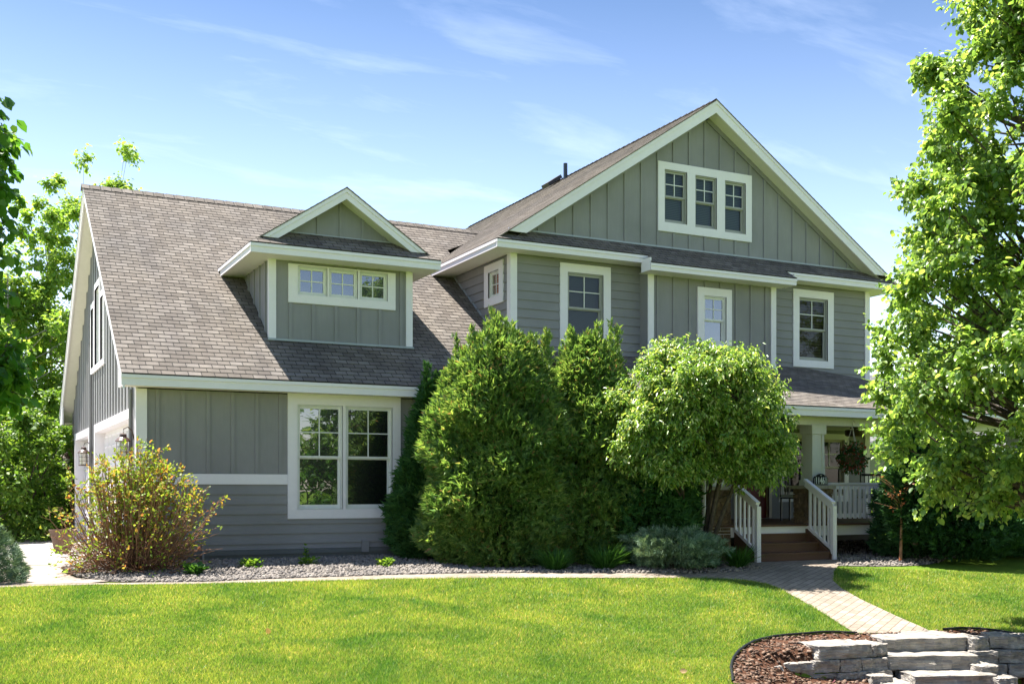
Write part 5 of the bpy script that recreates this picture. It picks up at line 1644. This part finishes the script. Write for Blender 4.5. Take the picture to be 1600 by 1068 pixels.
# trees and shrubs beyond the driveway
specs = [  # u, depth, height, radius, n, leaf, mat, low, label
    (12, 33, 9.6, 2.2, 100, .15, 'birch', 1.2, 'yellow-green birch at the far left behind the dark linden leaves'),
    (74, 35, 10.4, 1.7, 100, .15, 'birch', 1.0, 'loose topped birch left of the garage roof edge'),
    (128, 37, 12.2, 1.7, 100, .15, 'birch', 1.5, 'birch rising directly behind the left rake of the garage'),
    (178, 38, 13.0, 1.3, 75, .14, 'birch', 2.0, 'wispy birch top showing above the garage ridge'),
    (-70, 34, 10.5, 2.4, 70, .16, 'birch', 1.2, 'birch just outside the left frame edge')]
for i, (u, d, h, rr, n, lf, mt, low, lab) in enumerate(specs):
    x, y = UD(u, d); q = random.Random(100 + i); cl = []
    while len(cl) < n:
        z = q.uniform(low, h); t_ = z / h
        R_ = rr * (1.0 if t_ < .62 else max(.55, 1.0 - (t_ - .62) / .38))
        if t_ > .72 and q.random() < .62: continue
        a = q.uniform(0, 2 * PI); k = q.random() ** .5
        cl.append((x + math.cos(a) * R_ * k, y + math.sin(a) * R_ * k, z, q.uniform(.35, .62) if t_ < .72 else q.uniform(.3, .55)))
    leafy_tree('birch_tree', lab, 'tree', (x, y, 0), h * .8, .13, cl, 16, 12, lf, M[mt], 200 + i, 'birches beyond the driveway', 'birchbark', (np.array([(0, 0, 0), (-.34, .4, .05), (0, 1, -.1), (.34, .4, .05)], float), SLIM_F), .8, up=.6)
specs = [(20, 25.8, 2.9, 1.5, 60, 'big green shrub at the left frame edge behind the driveway'),
         (88, 26.8, 2.6, 1.2, 50, 'green shrub beside the driveway next to the garage wall'),
         (-55, 25, 2.6, 1.5, 40, 'green shrub beyond the left frame edge'),
         (60, 29.5, 3.6, 1.6, 55, 'tall green shrub behind the two driveway shrubs')]
for i, (u, d, h, rr, n, lab) in enumerate(specs):
    x, y = UD(u, d); q = random.Random(300 + i); cl = []
    while len(cl) < n:
        z = q.uniform(.25, h); t_ = z / h; R_ = rr * math.sqrt(max(.05, 1 - (2 * t_ - .9) ** 2 * .8))
        a = q.uniform(0, 2 * PI); k = q.random() ** .4
        cl.append((x + math.cos(a) * R_ * k, y + math.sin(a) * R_ * k, z, q.uniform(.28, .5)))
    leafy_tree('leafy_shrub', lab, 'shrub', (x, y, 0), h * .8, .04, cl, 18, 12, .115, M['shrub'], 400 + i, 'shrubs beyond the driveway', tmpl=(np.array([(0, 0, 0), (-.34, .4, .05), (0, 1, -.1), (.34, .4, .05)], float), SLIM_F), droop=.6, stems=5, up=.4)

# hedge and trees beyond the right side of the house
for i, (u, d, h, rr, n, lab) in enumerate([(1390, 34, 1.5, 1.4, 40, 'sunlit low hedge shrub seen under the deck end'), (1500, 36, 7.2, 2.6, 90, 'tree beyond the neighbouring roof'), (1590, 33, 7.8, 2.6, 90, 'tree behind the linden at the right edge')]):
    x, y = UD(u, d); q = random.Random(500 + i); cl = []
    low = .2 if h < 2 else 1.4
    while len(cl) < n:
        z = q.uniform(low, h); t_ = z / h; R_ = rr * math.sqrt(max(.05, 1 - (2 * t_ - 1) ** 2))
        a = q.uniform(0, 2 * PI); k = q.random() ** .4
        cl.append((x + math.cos(a) * R_ * k, y + math.sin(a) * R_ * k, z, q.uniform(.35, .6)))
    leafy_tree('garden_tree' if h > 2 else 'hedge_shrub', lab, 'tree' if h > 2 else 'shrub', (x, y, 0), h * .85, .1 if h > 2 else .03, cl, 13, 10, .15, M['birch'] if h < 2 else M['shrub'], 600 + i, tmpl=(np.array([(0, 0, 0), (-.34, .4, .05), (0, 1, -.1), (.34, .4, .05)], float), SLIM_F), droop=.6)

# trees across the street, behind the viewpoint: the windows mirror them
for i, (x, y, h, rr, mt) in enumerate([(9.5, -8, 8.5, 3.0, 'shrub'), (13.5, -5, 5.5, 2.2, 'linden'), (20, -13, 13.5, 3.6, 'shrub'), (33, -12, 8.5, 3.2, 'birch'), (42, -12, 13, 4.0, 'shrub'), (50, -9, 11, 3.5, 'birch')]):
    q = random.Random(700 + i); cl = []
    while len(cl) < 60:
        z = q.uniform(1.2, h); t_ = z / h; R_ = rr * math.sqrt(max(.05, 1 - (2 * t_ - 1.05) ** 2))
        a = q.uniform(0, 2 * PI); k = q.random() ** .4
        cl.append((x + math.cos(a) * R_ * k, y + math.sin(a) * R_ * k, z, q.uniform(.5, .9)))
    leafy_tree('street_tree', ['green tree across the street, nearest the left', 'low green tree across the street', 'tallest tree across the street, mirrored in the dormer', 'yellow-green small tree across the street', 'large spreading tree across the street', 'yellow-green tree across the street, farthest right'][i],
               'tree', (x, y, -1.0), h, .16, cl, 14, 9, .24, M[mt], 800 + i, 'trees across the street', tmpl=(np.array([(0, 0, 0), (-.34, .4, .05), (0, 1, -.1), (.34, .4, .05)], float), SLIM_F))

for i, (x, y, h, rr) in enumerate([(9.6, -4.6, 4.0, 1.7), (12.3, -5.2, 4.6, 1.8), (15.2, -5.0, 4.2, 1.7), (18.0, -6.0, 4.4, 1.8), (24, -8, 3.8, 2.2)]):
    q = random.Random(750 + i); cl = []
    while len(cl) < 60:
        z = q.uniform(-.6, h - 1); t_ = (z + 1) / h; R_ = rr * math.sqrt(max(.05, 1 - (1.7 * t_ - .7) ** 2))
        a = q.uniform(0, 2 * PI); k = q.random() ** .4
        cl.append((x + math.cos(a) * R_ * k, y + math.sin(a) * R_ * k, z, q.uniform(.35, .6)))
    leafy_tree('roadside_shrub', ['leafy shrub across the street, mirrored in the garage window', 'tall leafy shrub across the street, second along', 'leafy shrub across the street, third along', 'leafy shrub across the street, fourth along', 'broad leafy shrub across the street, farthest along'][i],
               'shrub', (x, y, -1.0), h * .8, .05, cl, 16, 10, .17, M['linden_d'], 850 + i, 'shrubs across the street', tmpl=(np.array([(0, 0, 0), (-.34, .4, .05), (0, 1, -.1), (.34, .4, .05)], float), SLIM_F), stems=5)

# ================================================================== GROUND COVER
# grass blades over the visible lawn
def lawn_blades():
    r = np.random.default_rng(55)
    n = 2100000
    u = r.uniform(-420, 2020, n); inv = r.uniform(1 / 17.5, 1 / 9.0, n) ** 1.0
    d = 1 / inv
    keep = r.random(n) < np.clip((d / 17.5) ** 0.6, 0, 1)
    u = u[keep]; d = d[keep]
    s = (u - 800) / 1710
    x = d * (SS + s * CC); y = d * (CC - s * SS)
    ok = ~in_poly(x, y, BED) & ~in_poly(x, y, WALK)
    front = y < 14.6
    ok &= front & ~in_poly(x, y, GR2) & ~in_poly(x, y, GRAV) & ~in_poly(x, y, APR) & (y < 15.2 - (x < 0) * 0)
    ok &= ~((x > 11.0) & (x < 14.0) & (y > 14.1))
    x = x[ok]; y = y[ok]; d = d[ok]
    if len(x) > 700000: x = x[:700000]; y = y[:700000]; d = d[:700000]
    m = len(x)
    z = terrain(x, y)
    # soft patches of taller and shorter turf
    hv = 1 + .25 * np.sin(x * 1.9 + np.sin(y * 2.3) * 1.3) * np.sin(y * 2.7 + x * .8)
    h = r.uniform(.022, .048, m) * hv
    w = r.uniform(.0030, .0052, m) * (d / 11)
    a = r.uniform(0, 2 * PI, m); lx = r.normal(size=m) * .45 * h; ly = r.normal(size=m) * .45 * h
    V = np.empty((m, 3, 3))
    V[:, 0] = np.stack([x - np.cos(a) * w, y - np.sin(a) * w, z - .002], -1)
    V[:, 1] = np.stack([x + np.cos(a) * w, y + np.sin(a) * w, z - .002], -1)
    V[:, 2] = np.stack([x + lx, y + ly, z + h], -1)
    o = fast_mesh('grass', V.reshape(-1, 3), np.arange(m * 3).reshape(-1, 3), M['blade'])
    tag(o, 'short bright green lawn grass covering the front yard', 'grass', kind='stuff')
lawn_blades()

# stones
def ico():
    import bmesh
    bm = bmesh.new(); bmesh.ops.create_icosphere(bm, subdivisions=1, radius=1)
    V = np.array([v.co[:] for v in bm.verts]); F = np.array([[v.index for v in f.verts] for f in bm.faces]); bm.free()
    return V, F
IV, IF = ico()
def pebbles(name, polys, n, smin, smax, mat, label, seed, zf, flat=.6):
    r = np.random.default_rng(seed)
    Ps = []
    for poly, cnt in zip(polys, n):
        xs = [p[0] for p in poly]; ys = [p[1] for p in poly]; got = 0
        X = r.uniform(min(xs), max(xs), cnt * 6); Y = r.uniform(min(ys), max(ys), cnt * 6)
        k = in_poly(X, Y, poly)
        X = X[k][:cnt]; Y = Y[k][:cnt]
        Ps.append(np.stack([X, Y, zf(X, Y)], -1))
    P = np.concatenate(Ps); m = len(P)
    S = r.uniform(smin, smax, m)[:, None] * np.stack([r.uniform(.8, 1.3, m), r.uniform(.7, 1.1, m), r.uniform(flat * .7, flat * 1.2, m)], -1)
    Vt = IV * (1 + 0.0)
    Fm = rot_frames(m, r=r)
    if flat < .5:
        a = r.uniform(0, 2 * PI, m); c_, s_ = np.cos(a), np.sin(a)
        ti = r.normal(size=(m, 2)) * .35
        ax = np.stack([c_, s_, ti[:, 0]], -1); nm = np.stack([ti[:, 1], ti[:, 0], np.ones(m)], -1)
        Fm = frames_from(ax, nm)
    P[:, 2] += S[:, 2] * .55 + .012
    V, F = instance(Vt, IF, P, Fm, S)
    V += r.normal(size=V.shape) * (smin * .10)
    o = fast_mesh(name, V, F, mat)
    tag(o, label, 'gravel' if 'gravel' in name else 'mulch', kind='stuff')
gv_front = [p for p in GRAV]
pebbles('gravel', [GRAV, GR2], [15000, 6500], .013, .034, M['pebble'], 'loose grey river rock in the beds along the house', 61, gravel_rise)
pebbles('mulch', [BED], [15000], .012, .034, M['chips'], 'reddish brown bark chips around the stone steps', 62, terrain, .28)

# black plastic lawn edging
def edging(pts, label):
    P = [np.array((x, y, tz(x, y) + .028)) for x, y in pts]
    P = np.array(P); t = np.linspace(0, len(P) - 1, len(P) * 5)
    Q = np.stack([np.interp(t, np.arange(len(P)), P[:, i]) for i in range(3)], -1)
    V, F = tubes([(Q, np.full(len(Q), .014))], 8)
    o = fast_mesh('lawn_edging', V, F, M['plastic'], smooth=True)
    tag(o, label, 'edging', 'black edging around the mulch bed')
edging(BED_L, 'black plastic edging curling round the left end of the mulch bed')
edging(BED_R, 'black plastic edging behind the right stone wall')

# natural stone: blocks with rough faces
def block(c, half, rz, seed, name, parent, chip=.012, sub=(9, 4, 4), label=None):
    """rough-hewn block centred at c (top face at c.z + half.z)"""
    r = np.random.default_rng(seed)
    import bmesh
    bm = bmesh.new()
    bmesh.ops.create_cube(bm, size=2)
    bmesh.ops.bevel(bm, geom=bm.edges[:], offset=.06, segments=1, affect='EDGES')
    bmesh.ops.subdivide_edges(bm, edges=[e for e in bm.edges if e.calc_length() > .5], cuts=9, use_grid_fill=True)
    V = np.array([v.co[:] for v in bm.verts])
    F = [[v.index for v in f.verts] for f in bm.faces]; bm.free()
    hx, hy, hz = half
    W = V * np.array([hx, hy, hz])
    ph = r.uniform(0, 6.28, 12)
    def nfun(p, k): return (np.sin(p[:, 0] * 11 * k + ph[0]) * np.sin(p[:, 2] * 17 * k + ph[1]) + np.sin(p[:, 0] * 27 * k + p[:, 1] * 19 * k + ph[2]) * .6 + np.sin(p[:, 1] * 23 * k + p[:, 2] * 31 * k + ph[3]) * .5)
    nrm = V / np.maximum(np.abs(V).max(axis=1)[:, None], .01)
    nrm = np.where(np.abs(nrm) > .98, nrm, 0)
    top = (V[:, 2] > .98)
    amp = np.where(top, chip * .35, chip)
    W += nrm * (nfun(W, 1.0) * amp + nfun(W, 2.3) * amp * .5)[:, None] + r.normal(size=W.shape) * chip * .22
    c_, s_ = math.cos(rz), math.sin(rz)
    X = W[:, 0] * c_ - W[:, 1] * s_ + c[0]; Y = W[:, 0] * s_ + W[:, 1] * c_ + c[1]; Z = W[:, 2] + c[2]
    mb = MB()
    for f in F:
        mb.face([(X[i], Y[i], Z[i]) for i in f])
    o = mb.build(name, M['stone'], parent, label=label)
    return o
RZ = -YAW      # along the picture plane
def row(parent, name, u0, u1, d0, d1, ztop, h, depth, n, seed, tilt=0, label=None):
    """a row of n blocks whose front top edge runs from bearing u0 depth d0 to u1 depth d1"""
    q = random.Random(seed)
    a = np.array(UD(u0, d0)); b = np.array(UD(u1, d1))
    cuts = [0] + sorted([(i + q.uniform(-.22, .22)) / n for i in range(1, n)]) + [1]
    dv = b - a; L_ = np.linalg.norm(dv); dv /= L_; nv = np.array([-dv[1], dv[0]])
    ang = math.atan2(dv[1], dv[0])
    for i in range(n):
        s0, s1 = cuts[i] * L_ + .004, cuts[i + 1] * L_ - .004
        cx = a + dv * (s0 + s1) / 2 + nv * (depth / 2 + q.uniform(-.015, .015))
        block((cx[0], cx[1], ztop - h / 2 + q.uniform(-.006, .006)), ((s1 - s0) / 2, depth / 2, h / 2), ang + q.uniform(-.03, .03), seed * 10 + i, name, parent, label=label)
o = UD(1450, 11.9)
steps = thing('stone_steps', 'three pale limestone slab steps leading up to the paver walk', 'steps', (*o, -.9))
ZT = -.455
row(steps, 'step_slab', 1378, 1512, 12.18, 12.3, ZT, .15, .62, 1, 1, label='top slab level with the walk')
row(steps, 'step_slab', 1388, 1534, 11.83, 11.93, ZT - .148, .155, .55, 1, 2)
row(steps, 'step_slab', 1430, 1558, 11.50, 11.62, ZT - .30, .155, .5, 1, 3)
row(steps, 'step_slab', 1386, 1428, 11.35, 11.42, ZT - .36, .12, .4, 1, 9, label='small block at the left end of the lowest step')
wl = thing('stone_retaining_wall', 'dry-laid limestone block wall left of the stone steps', 'wall', (*UD(1280, 11.6), -.9), 0, 'dry stone walls beside the steps')
row(wl, 'wall_stone', 1279, 1365, 11.58, 11.80, ZT + .005, .145, .42, 1, 4, label='long capping block')
row(wl, 'wall_stone', 1366, 1388, 11.80, 11.95, ZT - .02, .125, .35, 1, 5)
row(wl, 'wall_stone', 1225, 1388, 11.42, 11.80, ZT - .150, .13, .40, 4, 6)
row(wl, 'wall_stone', 1199, 1224, 11.28, 11.36, ZT - .165, .13, .42, 1, 7)
row(wl, 'wall_stone', 1200, 1396, 11.36, 11.78, ZT - .285, .14, .36, 4, 8)
row(wl, 'wall_stone', 1168, 1202, 11.16, 11.22, ZT - .27, .05, .3, 1, 15, label='thin flat stone at the left end of the wall')
row(wl, 'wall_stone', 1362, 1394, 11.50, 11.55, ZT - .30, .14, .3, 1, 16)
wr = thing('stone_retaining_wall', 'dry-laid limestone block wall right of the stone steps', 'wall', (*UD(1560, 12.2), -.9), 0, 'dry stone walls beside the steps')
row(wr, 'wall_stone', 1521, 1546, 12.22, 12.30, ZT + .0, .14, .40, 1, 10)
row(wr, 'wall_stone', 1547, 1720, 12.28, 12.1, ZT + .02, .14, .38, 3, 11)
row(wr, 'wall_stone', 1516, 1740, 12.16, 12.02, ZT - .13, .135, .38, 5, 12)
row(wr, 'wall_stone', 1530, 1740, 12.10, 11.98, ZT - .265, .14, .36, 4, 13)
row(wr, 'wall_stone', 1532, 1561, 11.72, 11.78, ZT - .235, .12, .3, 1, 14, label='small block beside the middle step')
row(wr, 'wall_stone', 1560, 1592, 11.50, 11.58, ZT - .33, .12, .35, 1, 17)
# purple ground plant in the mulch
for (u, v, n, sd, lab) in ((1315, 1056, 260, 5, 'low purple-leaved plant in the mulch below the left stone wall'), (1275, 1064, 130, 6, 'smaller purple plant at the bottom edge of the mulch')):
    d = 11.0 if sd == 5 else 10.8
    x, y = UD(u, d)
    r_ = np.random.default_rng(sd); z = tz(x, y)
    root = thing('purple_plant', lab, 'plant', (x, y, z), 0, 'purple plants in the mulch')
    P = np.array([x, y, z]) + r_.normal(size=(n, 3)) * np.array([.13, .07, .03]) + np.array([0, 0, .05]); P[:, 2] = np.maximum(P[:, 2], z + .01)
    V, F = instance(LEAF, LEAF_F, P, rot_frames(n, r=r_), .045 * r_.uniform(.6, 1.3, n)); fast_mesh('foliage', V, F, M['purple'], root)
# a few dry leaves on the grass
for i, (u, v) in enumerate(((885, 1008), (1062, 1056), (420, 998))):
    x, y = on_ground(u, v); r_ = np.random.default_rng(900 + i)
    V, F = instance(LEAF, LEAF_F, np.array([[x, y, tz(x, y) + .05]]), rot_frames(1, r=r_), np.array([.075]))
    o = fast_mesh('fallen_leaf', V, F, M['dry'])
    tag(o, ['dry tan leaf lying on the grass, middle of the lawn', 'dry tan leaf lying on the grass nearest the mulch bed', 'dry tan leaf lying on the grass, left half of the lawn'][i], 'leaf', 'fallen leaves on the lawn')
